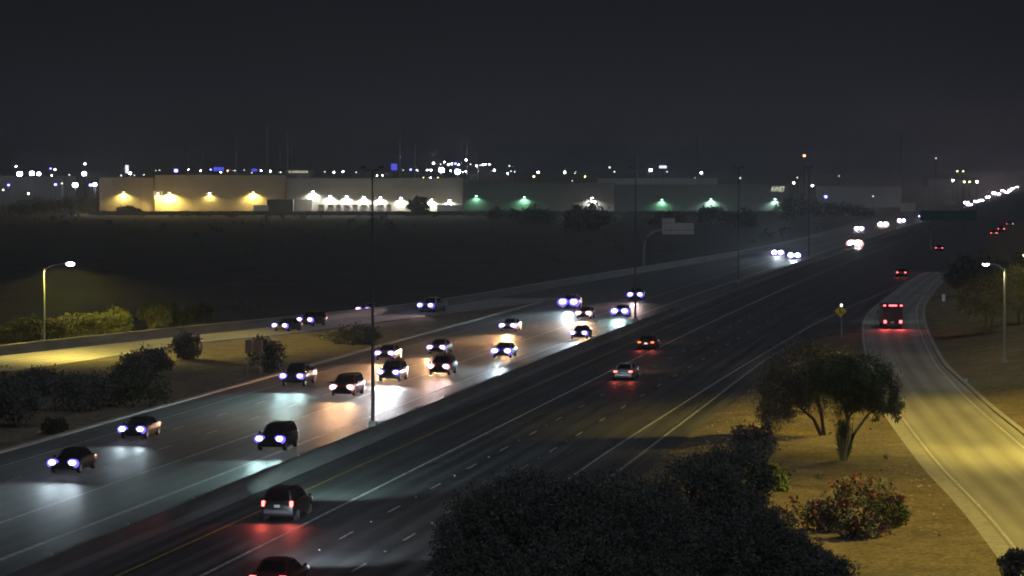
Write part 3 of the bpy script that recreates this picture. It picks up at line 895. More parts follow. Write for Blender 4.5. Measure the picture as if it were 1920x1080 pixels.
# box truck on the on-ramp, seen from behind
def box_truck():
    p = ground(1674, 617)
    hd = Vector((interp(RAMP_L, p.y + 20) - interp(RAMP_L, p.y - 6), 26, 0)).normalized()
    hd = Vector((.03, 1, 0)).normalized()
    root = thing('box_truck', 'dark box truck with red marker lights and brake lights on the on-ramp', 'truck', (p.x, p.y, .016), math.atan2(-hd.x, hd.y))
    def pt(name, mb, mat, par=root, sm=False): return mb.build(name, mat, par, sm)
    m = MB(); m.bevbox((0, 2.3, 1.85), (2.36, 4.6, 2.1), .05); pt('cargo_box', m, 'paint_charcoal')
    for sg in (1, -1):
        m = MB(); m.bevbox((sg * .575, -.03, 1.85), (1.12, .05, 1.9), .015); d = pt('rear_door', m, 'trim_black')
        m = MB(); m.tube([(sg * .18, -.075, 1.0), (sg * .18, -.075, 2.7)], .02, 6); m.build('lock_bar', 'chrome', d)
    m = MB(); m.bevbox((0, -.02, .56), (2.2, .14, .16), .03); pt('rear_bumper', m, 'dark_pole')
    m = MB()
    for sg in (1, -1): m.box((sg * .42, 2.9, .62), (.12, 6.2, .2))
    pt('chassis', m, 'trim_black')
    m = MB()
    rings = []
    for y, z0, z1, w in ((4.65, .45, 2.2, 1.0), (5.4, .45, 2.2, 1.02), (5.95, .45, 1.45, 1.02), (6.7, .45, 1.3, .95), (6.85, .5, 1.1, .85)):
        rings.append([(w, y, z0), (w, y, z1 - .12), (w - .12, y, z1), (-w + .12, y, z1), (-w, y, z1 - .12), (-w, y, z0)])
    m.loft(rings); pt('cab', m, 'paint_white', sm=True)
    m = MB(); m.pane((.92, 5.95, 1.47), (-.92, 5.95, 1.47), (-.86, 5.42, 2.18), (.86, 5.42, 2.18), .03, .97, .05, .92, .03, .04); pt('windscreen', m, 'car_glass')
    for sg in (1, -1):
        m = MB(); m.box((sg * 1.035, 5.15, 1.75), (.03, .8, .5)); pt('side_window', m, 'car_glass')
        m = MB(); m.bevbox((sg * 1.28, 5.7, 1.75), (.16, .1, .35), .02); pt('mirror', m, 'trim_black')
    for y in (1.1, 5.5):
        for sg in (1, -1):
            m = MB(); m.disc_x(-.16 if y > 2 else -.26, .16 if y > 2 else .26, .43, 20); w = m.build('wheel', 'rubber', root, True, (sg * (.92 if y > 2 else .86), y, .43))
            m = MB(); m.disc_x(-.272, .272, .24, 14) if y < 2 else m.disc_x(-.172, .172, .24, 14); m.build('rim', 'rim_metal', w)
    for x, w, lab in ((-.98, .30, None), (0.0, .95, None), (.98, .30, None)):
        m = MB(); m.bevbox((x, -.07, 2.78), (w, .08, .17), .03); pt('marker_light', m, 'marker_red')
    for sg in (1, -1):
        m = MB(); m.bevbox((sg * .92, -.10, .86), (.34, .08, .34), .04); pt('taillight', m, 'marker_red')
        lamp('taillight_glow', 'SPOT', (sg * .92, -.2, .86), 480, (1, .07, .08), root, .12, (R(-79), 0, 0), 120, .9)
    m = MB(); m.bevbox((0, -.10, .80), (.34, .03, .16), .01); pt('licence_plate', m, 'plate_white')
    for sg in (1, -1):
        m = MB(); m.ellipsoid((sg * .75, 6.8, .85), (.16, .1, .1)); pt('headlight', m, 'lens_fringe_violet')
    lamp('headlight_beam', 'SPOT', (0, 7.0, .85), .8 * B, (.80, .93, 1.0), root, .3, (R(90 - 2.6), 0, 0), 100, .9, (1, .12, 1))
box_truck()

# ------------------------------------------------------------------ street lamps
def batwing(d, wide):
    """roadway optics: the lamp throws more light sideways than straight down, so the road is lit evenly"""
    d.use_nodes = True
    nt = d.node_tree; em = nt.nodes['Emission']
    t = nt.nodes.new('ShaderNodeTexCoord'); sp = nt.nodes.new('ShaderNodeSeparateXYZ')
    ab = nt.nodes.new('ShaderNodeMath'); ab.operation = 'ABSOLUTE'
    mx_ = nt.nodes.new('ShaderNodeMath'); mx_.operation = 'MAXIMUM'; mx_.inputs[1].default_value = wide ** (-1 / 3)
    pw = nt.nodes.new('ShaderNodeMath'); pw.operation = 'POWER'; pw.inputs[1].default_value = -3.0
    nt.links.new(t.outputs['Normal'], sp.inputs[0]); nt.links.new(sp.outputs['Z'], ab.inputs[0])
    nt.links.new(ab.outputs[0], mx_.inputs[0]); nt.links.new(mx_.outputs[0], pw.inputs[0]); nt.links.new(pw.outputs[0], em.inputs['Strength'])

def street_lamp(base, height, arm, label, head_mat, power, col, pole='steel_pole', group=None, spot=150, hs=1.0, cone=154, wide=12.0):
    root = thing('street_lamp', label, 'street lamp', base, 0, group)
    m = MB(); m.bevbox((0, 0, .15), (.55, .55, .3), .04); m.build('footing', 'concrete', root)
    m = MB(); m.tube([(0, 0, .3), (0, 0, height)], [.13, .085], 10); m.build('pole', pole, root)
    m = MB(); m.tube([(0, 0, height - .25), (arm * .35, 0, height + .22), (arm * .8, 0, height + .42), (arm, 0, height + .44)], [.06, .05, .045, .04], 8); m.build('arm', pole, root)
    s = 1 if arm > 0 else -1
    m = MB(); m.loft([[(arm + s * x, y, height + .44 + z) for y, z in ((-w, 0), (-w * .7, .11), (w * .7, .11), (w, 0))] for x, w in ((-.05, .08), (.15, .18), (.6, .2), (.78, .1))])
    h = m.build('luminaire', pole, root)
    m = MB(); m.ellipsoid((arm + s * .42, 0, height + .40), (.30 * hs, .20 * hs, .13 * hs), 12, 6); m.build('lens', head_mat, h, True)
    if power:
        l = lamp('street_light', 'SPOT', (arm + s * .42, 0, height + .24), power, col, root, .25, (0, 0, 0), cone, .22)
        batwing(l.data, wide)
    return root
SODIUM = (1.0, .70, .20)
pL = ground(83, 643); pL.z = 0
street_lamp((pL.x, pL.y, -.06), 8.3, 2.5, 'tall grey street lamp with a starry lit head above the hedge by the exit ramp', 'lamp_cool', 3500, (1.0, .75, .13), wide=40.0, cone=164, hs=1.5)
pr_ = ground(1883, 668, 1.2)
street_lamp((pr_.x, pr_.y, gh(pr_.x, pr_.y)), 9.0, -1.4, 'grey street lamp with a bright white head on the bank beside the on-ramp', 'lamp_white', 350, (1.0, .82, .45))
pq = ground(2000, 800, 0)
street_lamp((pq.x, pq.y, gh(pq.x, pq.y)), 12.0, -2.6, 'sodium street lamp at the outer side of the on-ramp', 'lamp_yellow', 8000, (1.0, .73, .11), wide=7.5, cone=149)
pq = ground(2190, 985, 0)
street_lamp((pq.x, pq.y, gh(pq.x, pq.y)), 12.0, -2.6, 'nearer sodium street lamp at the outer side of the on-ramp', 'lamp_yellow', 6600, (1.0, .73, .11), wide=7.5, cone=149)

# tall unlit high-mast poles standing in the median
def mast(t, label):
    b = road(t, N_BAR, 1.0)
    root = thing('high_mast_pole', label, 'lamp pole', b, math.atan2(-DIR.x, DIR.y), 'tall unlit poles along the median')
    m = MB(); m.bevbox((0, 0, .2), (.55, .55, .4), .05); m.build('footing', 'concrete', root)
    m = MB(); m.tube([(0, 0, .4), (0, 0, 9), (0, 0, 18.0)], [.14, .09, .05], 10); m.build('pole', 'dark_pole', root)
    m = MB(); m.tube([(-.55, 0, 18.05), (.55, 0, 18.05)], .04, 8); m.build('crossarm', 'dark_pole', root)
    for sx_ in (-.62, .62):
        m = MB(); m.bevbox((sx_, .0, 18.25), (.30, .55, .14), .04); m.build('luminaire', 'dark_pole', root)
for i, lab in enumerate(('nearest tall dark lamp pole on the median barrier, crossing the white-lit warehouse', 'second tall dark lamp pole on the median, left of the cantilever sign',
                         'third tall dark lamp pole on the median, right of the cantilever sign', 'fourth tall dark lamp pole on the median, beside the far violet headlights'  )):
    mast((205.2, 349, 468, 596, 724)[i], lab)

# ------------------------------------------------------------------ signs
def cantilever_sign():
    b = ground(1207, 497)
    Y = b.y
    root = thing('cantilever_sign', 'overhead sign seen from behind, on a curved arm beside the oncoming carriageway', 'road sign', (b.x, b.y, -.05))
    def L(u, v, dy=0): return at_depth(u, v, Y) - Vector((b.x, b.y, -.05)) + Vector((0, dy, 0))
    m = MB(); m.tube([Vector((0, 0, 0)), L(1207, 470), L(1209, 453), L(1215, 442), L(1226, 434), L(1244, 430), L(1300, 429)], [.26, .24, .22, .2, .18, .16, .14], 10)
    m.build('mast', 'steel_pole', root, True)
    def panel(u0, v0, u1, v1, name='sign_panel'):
        a = L(u0, v0); c = L(u1, v1)
        m = MB(); m.bevbox(((a.x + c.x) / 2, -.35, (a.z + c.z) / 2), (abs(c.x - a.x), .08, abs(a.z - c.z)), .02)
        o = m.build(name, 'sign_back', root)
        m = MB()
        k = int(abs(c.x - a.x) / 1.3) + 1
        for i in range(k):
            x = a.x + (c.x - a.x) * (i + .5) / k
            m.box((x, -.42, (a.z + c.z) / 2), (.10, .08, abs(a.z - c.z) * .96))
        m.build('stiffener', 'steel_pole', o)
    panel(1241, 409, 1265, 417.5); panel(1241, 418, 1301, 431); panel(1241, 432, 1301, 439)
cantilever_sign()

def back_sign():
    b = ground(488, 704)
    Y = b.y
    root = thing('roadside_sign', 'two roadside sign plates seen from behind in front of the leafless-topped bush', 'road sign', (b.x, b.y, -.06))
    L = lambda u, v: at_depth(u, v, Y) - Vector((b.x, b.y, -.06))
    for u in (464, 488):
        a = L(u, 704); c = L(u, 640)
        m = MB(); m.box((a.x, 0, c.z / 2), (.07, .05, c.z)); m.build('post', 'steel_pole', root)
    for u0, v0, u1, v1 in ((460, 637, 475, 660), (475.6, 637, 493, 661)):
        a = L(u0, v0); c = L(u1, v1)
        m = MB(); m.bevbox(((a.x + c.x) / 2, -.06, (a.z + c.z) / 2), (abs(c.x - a.x), .05, abs(a.z - c.z)), .01); o = m.build('sign_plate', 'sign_brown', root)
        m = MB(); m.box((max(a.x, c.x) - .08, -.09, (a.z + c.z) / 2), (.09, .02, abs(a.z - c.z) * .98)); m.build('edge_strip', 'sign_back', o)
back_sign()

def diamond_sign():
    b = ground(1576, 631)
    Y = b.y
    root = thing('warning_sign', 'yellow diamond warning sign on a post at the on-ramp nose', 'road sign', (b.x, b.y, -.06))
    s = 1.02
    zc = (at_depth(1576, 583.5, Y).z + .06)
    m = MB(); m.box((.12, .06, (zc + .3) / 2), (.09, .07, zc + .3)); m.build('post', 'steel_pole', root)
    m = MB(); rot = Matrix.Rotation(R(45), 3, 'Y')
    m.box((0, 0, zc), (s, .03, s), rot); p = m.build('sign_plate', 'sign_yellow', root)
    m = MB()
    for k in range(4):
        a = Matrix.Rotation(R(45 + 90 * k), 3, 'Y')
        c = a @ Vector((0, 0, s / 2 - .05))
        m.box((c.x, -.02, c.z + zc), (s - .10, .006, .022), a)
    m.build('border', 'sign_black', p)
    m = MB()
    m.box((-.06, -.022, zc - .02), (.075, .006, .62)); m.box((.12, -.022, zc - .12), (.065, .006, .36), Matrix.Rotation(R(-38), 3, 'Y'))
    m.add([(-.20, -.026, zc + .26), (.08, -.026, zc + .26), (-.06, -.026, zc + .48), (-.20, -.016, zc + .26), (.08, -.016, zc + .26), (-.06, -.016, zc + .48)], [(0, 1, 2), (5, 4, 3), (0, 3, 4, 1), (1, 4, 5, 2), (2, 5, 3, 0)])
    m.build('merge_arrow', 'sign_black', p)
    m = MB(); m.ellipsoid((.08, -.05, zc + .68), (.13, .08, .17), 10, 6); m.build('beacon', 'lamp_dim', root, True)
diamond_sign()

def marker():
    b = ground(1769, 578)
    root = thing('marker_post', 'small white marker plate on a post at the outer edge of the on-ramp', 'marker', (b.x, b.y, gh(b.x, b.y)))
    z0 = -gh(b.x, b.y)
    m = MB(); m.box((0, 0, z0 + .55), (.06, .04, 1.3)); m.build('post', 'steel_pole', root)
    m = MB(); m.bevbox((0, -.05, z0 + 1.45), (.44, .04, .95), .01); m.build('plate', 'sign_white', root)
marker()

def gantry():
    """dark green guide sign beside the outbound lanes, on two posts"""
    Y = 700.0
    A = at_depth(1724, 404, Y); Bp = at_depth(1832, 404, Y)
    root = thing('guide_sign', 'dark green guide sign on posts right of the far outbound lanes', 'road sign', (A.x, Y, -.06))
    W = Bp.x - A.x
    for x in (W * .2, W * .8):
        m = MB(); m.tube([(x, .2, 0), (x, .2, A.z + 1.3)], .16, 8); m.build('post', 'dark_pole', root)
    m = MB(); m.bevbox((W / 2, 0, A.z), (W, .1, 2.3), .02); p = m.build('sign_panel', 'sign_green', root)
    m = MB()
    for x in (W * .1, W * .37, W * .63, W * .9): m.box((x, .12, A.z), (.12, .12, 2.7))
    m.build('stiffener', 'steel_pole', p)
    # the paler one left of it faces the other way
    Y = 960.0
    b = at_depth(1702, 388, Y)
    root = thing('far_sign', 'pale brownish sign panel on posts above the far oncoming headlights', 'road sign', (b.x, Y, -.06))
    zc = b.z
    for x in (-1.7, 1.7):
        m = MB(); m.tube([(x, .2, 0), (x, .2, zc + 1.2)], .15, 8); m.build('post', 'steel_pole', root)
    m = MB(); m.bevbox((0, 0, zc), (4.9, .1, 2.9), .02); m.build('sign_panel', 'sign_back', root)
gantry()

# small pale box on the bank
bx = ground(1812, 707, .35)
m = MB(); m.bevbox((0, 0, .12), (.2, .2, .3), .03); o = m.build('utility_marker', 'sign_white', None, loc=(bx.x, bx.y, gh(bx.x, bx.y)))
tag(o, 'tiny white utility marker on the dirt bank beside the on-ramp', 'marker')

# ------------------------------------------------------------------ vegetation
def leaf_mesh(name, ellipsoids, n, size, mat, droop=.0, clump=.16, shell=.55, aspect=.35, seed=1, per=36):
    g = np.random.default_rng(seed)
    vol = np.array([e[3] * e[4] * e[5] for e in ellipsoids]) ** .7
    cnt = (vol / vol.sum() * n / per).astype(int) + 1
    C = []; Rr = []; O = []
    for e, k in zip(ellipsoids, cnt):
        d = g.normal(size=(k, 3)); d /= np.linalg.norm(d, axis=1)[:, None]
        rad = (shell + (1.02 - shell) * g.random(k) ** .6)[:, None]
        c = d * rad
        c = c * np.array(e[3:6]) + np.array(e[:3])
        C.append(c); Rr.append(np.repeat(np.array([e[3:6]]), k, 0)); O.append(np.repeat(np.array([e[:3]]), k, 0))
    C = np.concatenate(C); Rr = np.concatenate(Rr); O = np.concatenate(O)
    idx = np.repeat(np.arange(len(C)), per)
    base = C[idx] + g.normal(size=(len(idx), 3)) * Rr[idx].mean(axis=1)[:, None] * clump
    out = base - O[idx]; out /= (np.linalg.norm(out, axis=1)[:, None] + 1e-6)
    d = out * .7 + g.normal(size=base.shape) * .75
    d[:, 2] -= droop
    d /= np.linalg.norm(d, axis=1)[:, None]
    s = np.cross(d, g.normal(size=base.shape)); s /= (np.linalg.norm(s, axis=1)[:, None] + 1e-6)
    ln = (size * (.6 + .9 * g.random(len(base))))[:, None]
    wd = ln * aspect
    a = base - d * ln * .5; b = base + s * wd * .5; c = base + d * ln * .5; e2 = base - s * wd * .5
    V = np.stack([a, b, c, e2], 1).reshape(-1, 3)
    N = len(base)
    me = bpy.data.meshes.new(name)
    me.vertices.add(N * 4); me.loops.add(N * 4); me.polygons.add(N)
    me.vertices.foreach_set('co', V.astype(np.float32).ravel())
    me.loops.foreach_set('vertex_index', np.arange(N * 4, dtype=np.int32))
    me.polygons.foreach_set('loop_start', np.arange(0, N * 4, 4, dtype=np.int32))
    me.materials.append(MATS[mat])
    me.update(calc_edges=True); me.validate()
    return me, C

def tree(name, label, cat, base, ells, n, size, mat, bark, trunk_r, group=None, droop=.2, clump=.16, shell=.45, seed=1, stems=1, aspect=.3, flowers=None, limbs=14):
    root = thing(name, label, cat, base, 0, group)
    me, C = leaf_mesh('crown', ells, n, size, mat, droop, clump, shell, aspect, seed)
    o = link('crown', me, root); o['kind'] = 'stuff'
    g = random.Random(seed)
    m = MB()
    zc = min(e[2] - e[5] * .3 for e in ells)
    for k in range(stems):
        e0 = ells[k % len(ells)]
        a = g.uniform(0, 6.28)
        off = Vector((math.cos(a), math.sin(a), 0)) * trunk_r * (1.5 if stems > 1 else 0)
        top = Vector((e0[0], e0[1], e0[2] - e0[5] * .2))
        p1 = off + Vector((0, 0, 0)); p2 = off * 1.5 + Vector((top.x * .18, top.y * .18, top.z * .45)); p3 = top * .72 + Vector((0, 0, top.z * .12)); p4 = top
        m.tube([p1, p2, p3, p4], [trunk_r, trunk_r * .8, trunk_r * .5, trunk_r * .22], 8)
        for i in range(limbs):
            c = Vector(C[g.randrange(len(C))])
            s = p2.lerp(p4, g.uniform(.1, .9))
            mid = s.lerp(c, .55) + Vector((0, 0, .12 * (c - s).length))
            m.tube([s, mid, c], [trunk_r * .34, trunk_r * .2, trunk_r * .07], 5)
    m.build('trunk', bark, root, True)
    if flowers:
        fm, _ = leaf_mesh('blossom', flowers, int(n * .16), size * .8, 'flower_red', 0, clump, .6, .7, seed + 50)
        o = link('blossom', fm, root); o['kind'] = 'stuff'
    return root

# the two willowy trees beside the on-ramp
pf = ground(1578, 868)
s_ = 5600.0 / pf.y
def rel(u, v, p, Y): 
    q = at_depth(u, v, Y); return (q.x - p.x, q.y - p.y, q.z + .06)
def ell(u, v, ru, rv, p, dY=0, rd=None):
    Y = p.y + dY; s = 5600.0 / Y
    c = rel(u, v, p, Y)
    return (c[0], c[1], c[2], ru / s, (rd if rd else ru) / s, rv / s)
tree('willowy_tree', 'willowy desert tree with a slim trunk, front one beside the on-ramp', 'tree', (pf.x, pf.y, -.06),
     [ell(1622, 706, 52, 38, pf), ell(1590, 715, 50, 40, pf), ell(1658, 738, 34, 40, pf), ell(1612, 740, 48, 26, pf, 1), ell(1566, 700, 46, 36, pf), ell(1676, 756, 18, 34, pf), ell(1640, 764, 20, 26, pf), ell(1598, 752, 30, 22, pf)], 20000, .25, 'foliage_green', 'palo_bark', .13, droop=.75, seed=3, stems=3, clump=.15, aspect=.16, limbs=10)
m = None
pb = ground(1546, 818)
tree('willowy_tree', 'broad dark willowy tree behind the front one beside the on-ramp', 'tree', (pb.x, pb.y, -.06),
     [ell(1505, 690, 66, 48, pb), ell(1470, 735, 50, 46, pb), ell(1540, 730, 55, 40, pb), ell(1450, 775, 32, 30, pb), ell(1560, 700, 44, 44, pb)], 24000, .28, 'foliage_dark', 'bark', .15, droop=.5, seed=4, stems=2, clump=.15, aspect=.16)
# twiggy growth round the front tree's foot
def shrub(name, label, u, v, w, h, mat, n=2600, size=.26, seed=1, group=None, flowers=False, cat='shrub', clump=.2, z=None, depth=None, lobes=4):
    p = ground(u, v)
    s = 5600.0 / p.y
    W, Hh = w / s, h / s
    D = (depth / s if depth else W * .8)
    g = random.Random(seed)
    es = []
    for k in range(lobes):
        a = g.uniform(-.32, .32) if lobes > 1 else 0
        es.append((a * W, g.uniform(-.3, .3) * D, Hh * g.uniform(.42, .60), W * g.uniform(.24, .34) if lobes > 1 else W * .5, D * .35, Hh * g.uniform(.38, .5)))
    fl = None
    if flowers: fl = [(x, y, zz + .12 * Hh, a * 1.05, b * 1.05, c) for x, y, zz, a, b, c in es]
    return tree(name, label, cat, (p.x, p.y, gh(p.x, p.y) if z is None else z), es, n, size, mat, 'bark', .05, group, 0.0, clump, .35, seed, 2, .45, fl, 6)
def twig_bush():
    p = ground(1578, 866)
    g = random.Random(5)
    root = thing('twig_bush', 'upright twiggy bush growing round the foot of the front willowy tree', 'bush', (p.x + .05, p.y - .6, -.06))
    m = MB()
    for k in range(95):
        a = g.uniform(0, 6.28); r = g.uniform(.1, .7); h = g.uniform(1.6, 4.2)
        x, y = r * math.cos(a), r * math.sin(a) * .5
        m.tube([(x * .2, y * .2, 0), (x * .8, y * .8, h * .5), (x, y, h)], [.02, .015, .006], 4)
    m.build('twigs', 'palo_bark', root)
    me, C = leaf_mesh('foliage', [(0, 0, 1.4, .5, .4, 1.2), (0, 0, 2.8, .55, .4, 1.2)], 700, .2, 'foliage_olive', 0, .2, .2, .25, 9)
    o = link('foliage', me, root); o['kind'] = 'stuff'
twig_bush()
# flowering shrubs on the dirt
FL = 'flowering shrubs on the bare dirt'
shrub('flowering_shrub', 'red-flowering shrub, topmost of the group on the bare dirt', 1632, 950, 124, 56, 'foliage_dark', 2300, .21, 21, FL, True)
shrub('flowering_shrub', 'reddest flowering shrub, left one of the group on the bare dirt', 1532, 996, 112, 62, 'foliage_dark', 2000, .21, 22, FL, True)
shrub('flowering_shrub', 'low red-flowering shrub at the front of the group on the bare dirt', 1618, 1012, 112, 50, 'foliage_dark', 2000, .21, 23, FL, True)
shrub('flowering_shrub', 'greener flowering shrub, right one of the group on the bare dirt', 1668, 990, 84, 56, 'foliage_green', 1900, .21, 24, FL, True)
shrub('shrub', 'leafy shrub poking in at the bottom right corner beside the gutter', 1898, 1092, 70, 66, 'foliage_dark', 1500, .22, 25)
shrub('shrub', 'dull red shrub between the big dark trees and the willowy trees', 1392, 862, 120, 62, 'foliage_dark', 2600, .26, 26, None, True)
shrub('shrub', 'rounded green shrub at the right side of the big dark trees', 1440, 925, 70, 64, 'foliage_green', 2200, .26, 27)

# big dark trees right in front of the camera pole
def big_tree(label, u, v, Y, ells, n, seed, mat='foliage_dark'):
    p = at_depth(u, v, Y); p = Vector((p.x, Y, -.06))
    es = [ell(a, b, ru, rv, p, dy) for a, b, ru, rv, dy in ells]
    tree('broad_tree', label, 'tree', p, es, int(n * 2.4), .18, mat, 'bark', .2, 'big dark trees at the bottom of the picture', .1, .085, .5, seed, 2, .26, None, 26)
big_tree('big dark tree at the bottom, its ragged left edge over the lanes', 930, 1100, 127, [(930, 1010, 108, 105, 0), (880, 1050, 75, 85, -1), (985, 960, 95, 78, 1), (940, 1090, 120, 80, -2)], 26000, 31)
big_tree('broadest dark tree at the bottom middle, second of the row', 1130, 1100, 124, [(1130, 985, 125, 100, 0), (1060, 990, 95, 95, 1), (1190, 1010, 120, 110, -1), (1120, 1080, 160, 90, -2)], 30000, 32)
big_tree('dark tree at the bottom, third of the row beside the rounded shrub', 1310, 1100, 129, [(1310, 960, 110, 105, 0), (1370, 905, 78, 75, 2), (1280, 1040, 130, 90, -1), (1390, 1020, 85, 100, 0)], 26000, 33)
big_tree('dark tree at the bottom, rightmost of the row below the flowering shrubs', 1480, 1140, 120, [(1480, 1070, 95, 62, 0), (1420, 1040, 90, 90, 0), (1540, 1085, 75, 45, 0)], 15000, 34)

def verge_litter():
    g = random.Random(17); mb = MB(); k = 0
    while k < 1500:
        y = g.uniform(140, 300)
        a = road(y / math.cos(THETA) - 8, -22.9).x; b = interp(RAMP_L, y) - 1.6
        if b - a < 2: k += 1; continue
        x = a + (b - a) * g.uniform(.08, .99); r = g.uniform(.03, .11)
        z = .13
        mb.add([(x - r, y, z), (x, y - r * .8, z), (x + r, y + r * .2, z), (x, y + r, z), (x + r * .1, y, z + r * .8)], [(0, 1, 4), (1, 2, 4), (2, 3, 4), (3, 0, 4)])
        k += 1
    o = mb.build('gravel', 'concrete'); tag(o, kind='stuff')
    es = []
    for k in range(70):
        y = g.uniform(150, 300); a = road(y / math.cos(THETA) - 8, -22.9).x; b = interp(RAMP_L, y) - 2.2
        if b - a < 3: continue
        r = g.uniform(.12, .35); es.append((a + (b - a) * g.uniform(.1, .95), y, .15 + r * .4, r, r, r * .6))
    me, _ = leaf_mesh('weeds', es, 3000, .12, 'foliage_olive', 0, .3, .2, .2, 77, 30)
    tag(link('weeds', me), kind='stuff')
    es = []
    for k in range(420):
        Y = 1183 - abs(g.gauss(0, 1)) * (25 if k % 2 else 330)
        if Y < 330: continue
        xr = interp(EXIT_F, min(Y, 980)) - 12
        X = xr - g.random() ** 1.3 * (Y * .36)
        r = g.uniform(.5, 1.7); es.append((X, Y, r * .5, r * 1.3, r, r * .75))
    me, _ = leaf_mesh('scrub', es, 30000, .55, 'foliage_dark', 0, .25, .3, .3, 78, 40)
    tag(link('scrub', me), kind='stuff')
verge_litter()

# oleander hedge behind the exit-ramp wall
HG = 'oleander bushes behind the exit-ramp wall'
ords = ['first', 'second', 'third', 'fourth', 'fifth', 'sixth', 'seventh', 'eighth', 'ninth', 'tenth', 'eleventh', 'twelfth', 'thirteenth', 'fourteenth', 'fifteenth', 'sixteenth', 'seventeenth', 'eighteenth', 'nineteenth', 'twentieth'] + ['twenty-' + x for x in ('first', 'second', 'third', 'fourth', 'fifth', 'sixth', 'seventh', 'eighth', 'ninth')] + ['thirtieth'] + ['thirty-' + x for x in ('first', 'second', 'third', 'fourth', 'fifth', 'sixth', 'seventh', 'eighth', 'ninth')]
for i, (u, v, w, h) in enumerate([(8, 646, 56, 34), (46, 643, 62, 48), (98, 640, 66, 46), (150, 633, 62, 42), (196, 628, 58, 40), (240, 622, 64, 44), (286, 616, 62, 44), (332, 609, 62, 38), (378, 603, 60, 32)]):
    p = ground(u, v - 1)
    shrub('oleander_bush', f'olive oleander bush behind the exit-ramp wall, {ords[i]} from the left', u, v, w * 1.15, h * 1.12, 'foliage_olive', 3000, .30, 40 + i, HG, z=-.06, depth=34)

# bushes on the slope between the exit ramp and the freeway
for i, (u, v, w, h, lab, mt) in enumerate([
    (352, 672, 62, 48, 'rounded dark bush standing alone against the bright exit ramp', 'foliage_dark'),
    (290, 706, 84, 56, 'dark bush below the bright exit ramp, left of the rounded one', 'foliage_dark'),
    (222, 728, 110, 62, 'wide dark bush below the exit ramp, left of the middle bush', 'foliage_dark'),
    (498, 697, 66, 66, 'spiky-topped dark bush behind the two sign plates', 'foliage_dark'),
    (120, 770, 150, 76, 'large dark bush on the slope above the leftmost oncoming car', 'foliage_dark'),
    (30, 800, 140, 100, 'large dark bush at the left frame edge beside the freeway kerb', 'foliage_dark'),
    (250, 762, 120, 66, 'low dark bush beside the freeway kerb above the second oncoming car', 'foliage_green'),
    (112, 812, 60, 26, 'small yellowish-green plant by the freeway kerb', 'foliage_olive'),
    (660, 645, 90, 34, 'dark bush in the gore left of the tall median pole top', 'foliage_dark'),
    (60, 740, 110, 50, 'dark bush just below the left end of the bright exit ramp', 'foliage_dark')]):
    shrub('bush', lab, u, v, w, h, mt, 3600, .26, 60 + i, 'bushes between the exit ramp and the freeway', cat='bush')

# trees on the right bank
for i, (u, v, w, h, lab, mt) in enumerate([
    (1850, 640, 120, 150, 'dark tree on the bank behind the right street lamp', 'foliage_dark'),
    (1915, 632, 110, 130, 'olive tree at the right frame edge on the bank', 'foliage_green'),
    (1815, 560, 90, 70, 'dark tree farther along the bank beyond the marker plate', 'foliage_dark')]):
    p = ground(u, v); s = 5600 / p.y
    W, Hh = w / s, h / s
    tree('bank_tree', lab, 'tree', (p.x, p.y, gh(p.x, p.y)), [(0, 0, Hh * .62, W * .42, W * .4, Hh * .38), (W * .2, 0, Hh * .5, W * .3, W * .3, Hh * .3), (-W * .22, 0, Hh * .52, W * .28, W * .3, Hh * .28)], 9000, .36, mt, 'bark', .16, 'trees on the right bank', .2, .15, .4, 80 + i, 2, .3)

# dark trees in front of and between the warehouses, far bank of scrub
far_specs = [(402, 398, 74, 52), (368, 398, 56, 40), (470, 392, 52, 42), (300, 396, 60, 22), (785, 404, 44, 36), (1112, 432, 78, 52), (1085, 436, 60, 50), (1000, 420, 90, 34), (1335, 420, 80, 34), (1390, 424, 70, 30),
             (180, 398, 70, 30), (130, 400, 80, 34), (60, 402, 100, 30), (1250, 424, 70, 28), (1495, 412, 80, 46), (1545, 408, 70, 30), (940, 410, 60, 22), (1600, 405, 80, 20), (550, 396, 20, 18), (240, 402, 50, 14)]
wh = 'dark trees in front of the warehouses'
far_lab = ['largest dark tree in front of the yellow-lit warehouse', 'dark tree left of the largest one before the yellow warehouse', 'small round-topped tree before the right end of the yellow warehouse', 'low dark tree before the brightest yellow wall',
           'dark round tree before the loading docks of the white-lit warehouse', 'dark tree under the white wall lamp of the dark warehouse', 'dark tree left of the white wall lamp of the dark warehouse', 'wide dark tree below the second green wall lamp',
           'dark tree below the brightest green wall lamp', 'dark tree right of the brightest green wall lamp', 'dark tree left of the yellow warehouse annex', 'dark tree under the starry lot lamp at the far left', 'wide dark tree at the far left skyline',
           'dark tree above the cantilever sign', 'dark tree below the lit lettered sign', 'dark tree beside the blue lamp on the right', 'low dark tree below the first green wall lamp', 'low dark tree before the far pale building', 'small shrub at the left end of the loading docks', 'low shrub before the yellow annex wall']
for i, (u, v, w, h) in enumerate(far_specs):
    p = ground(u, v); s = 5600 / p.y
    W, Hh = w / s, h / s
    es = [(0, 0, Hh * .58, W * .36, W * .3, Hh * .42), (W * .24, 0, Hh * .45, W * .26, W * .26, Hh * .34), (-W * .26, 0, Hh * .45, W * .24, W * .26, Hh * .32)]
    tree('shade_tree', far_lab[i], 'tree', (p.x, p.y, -.06), es, 1500, 1.0, 'foliage_dark', 'bark', .25, wh, .1, .18, .3, 100 + i, 1, .5, None, 8)

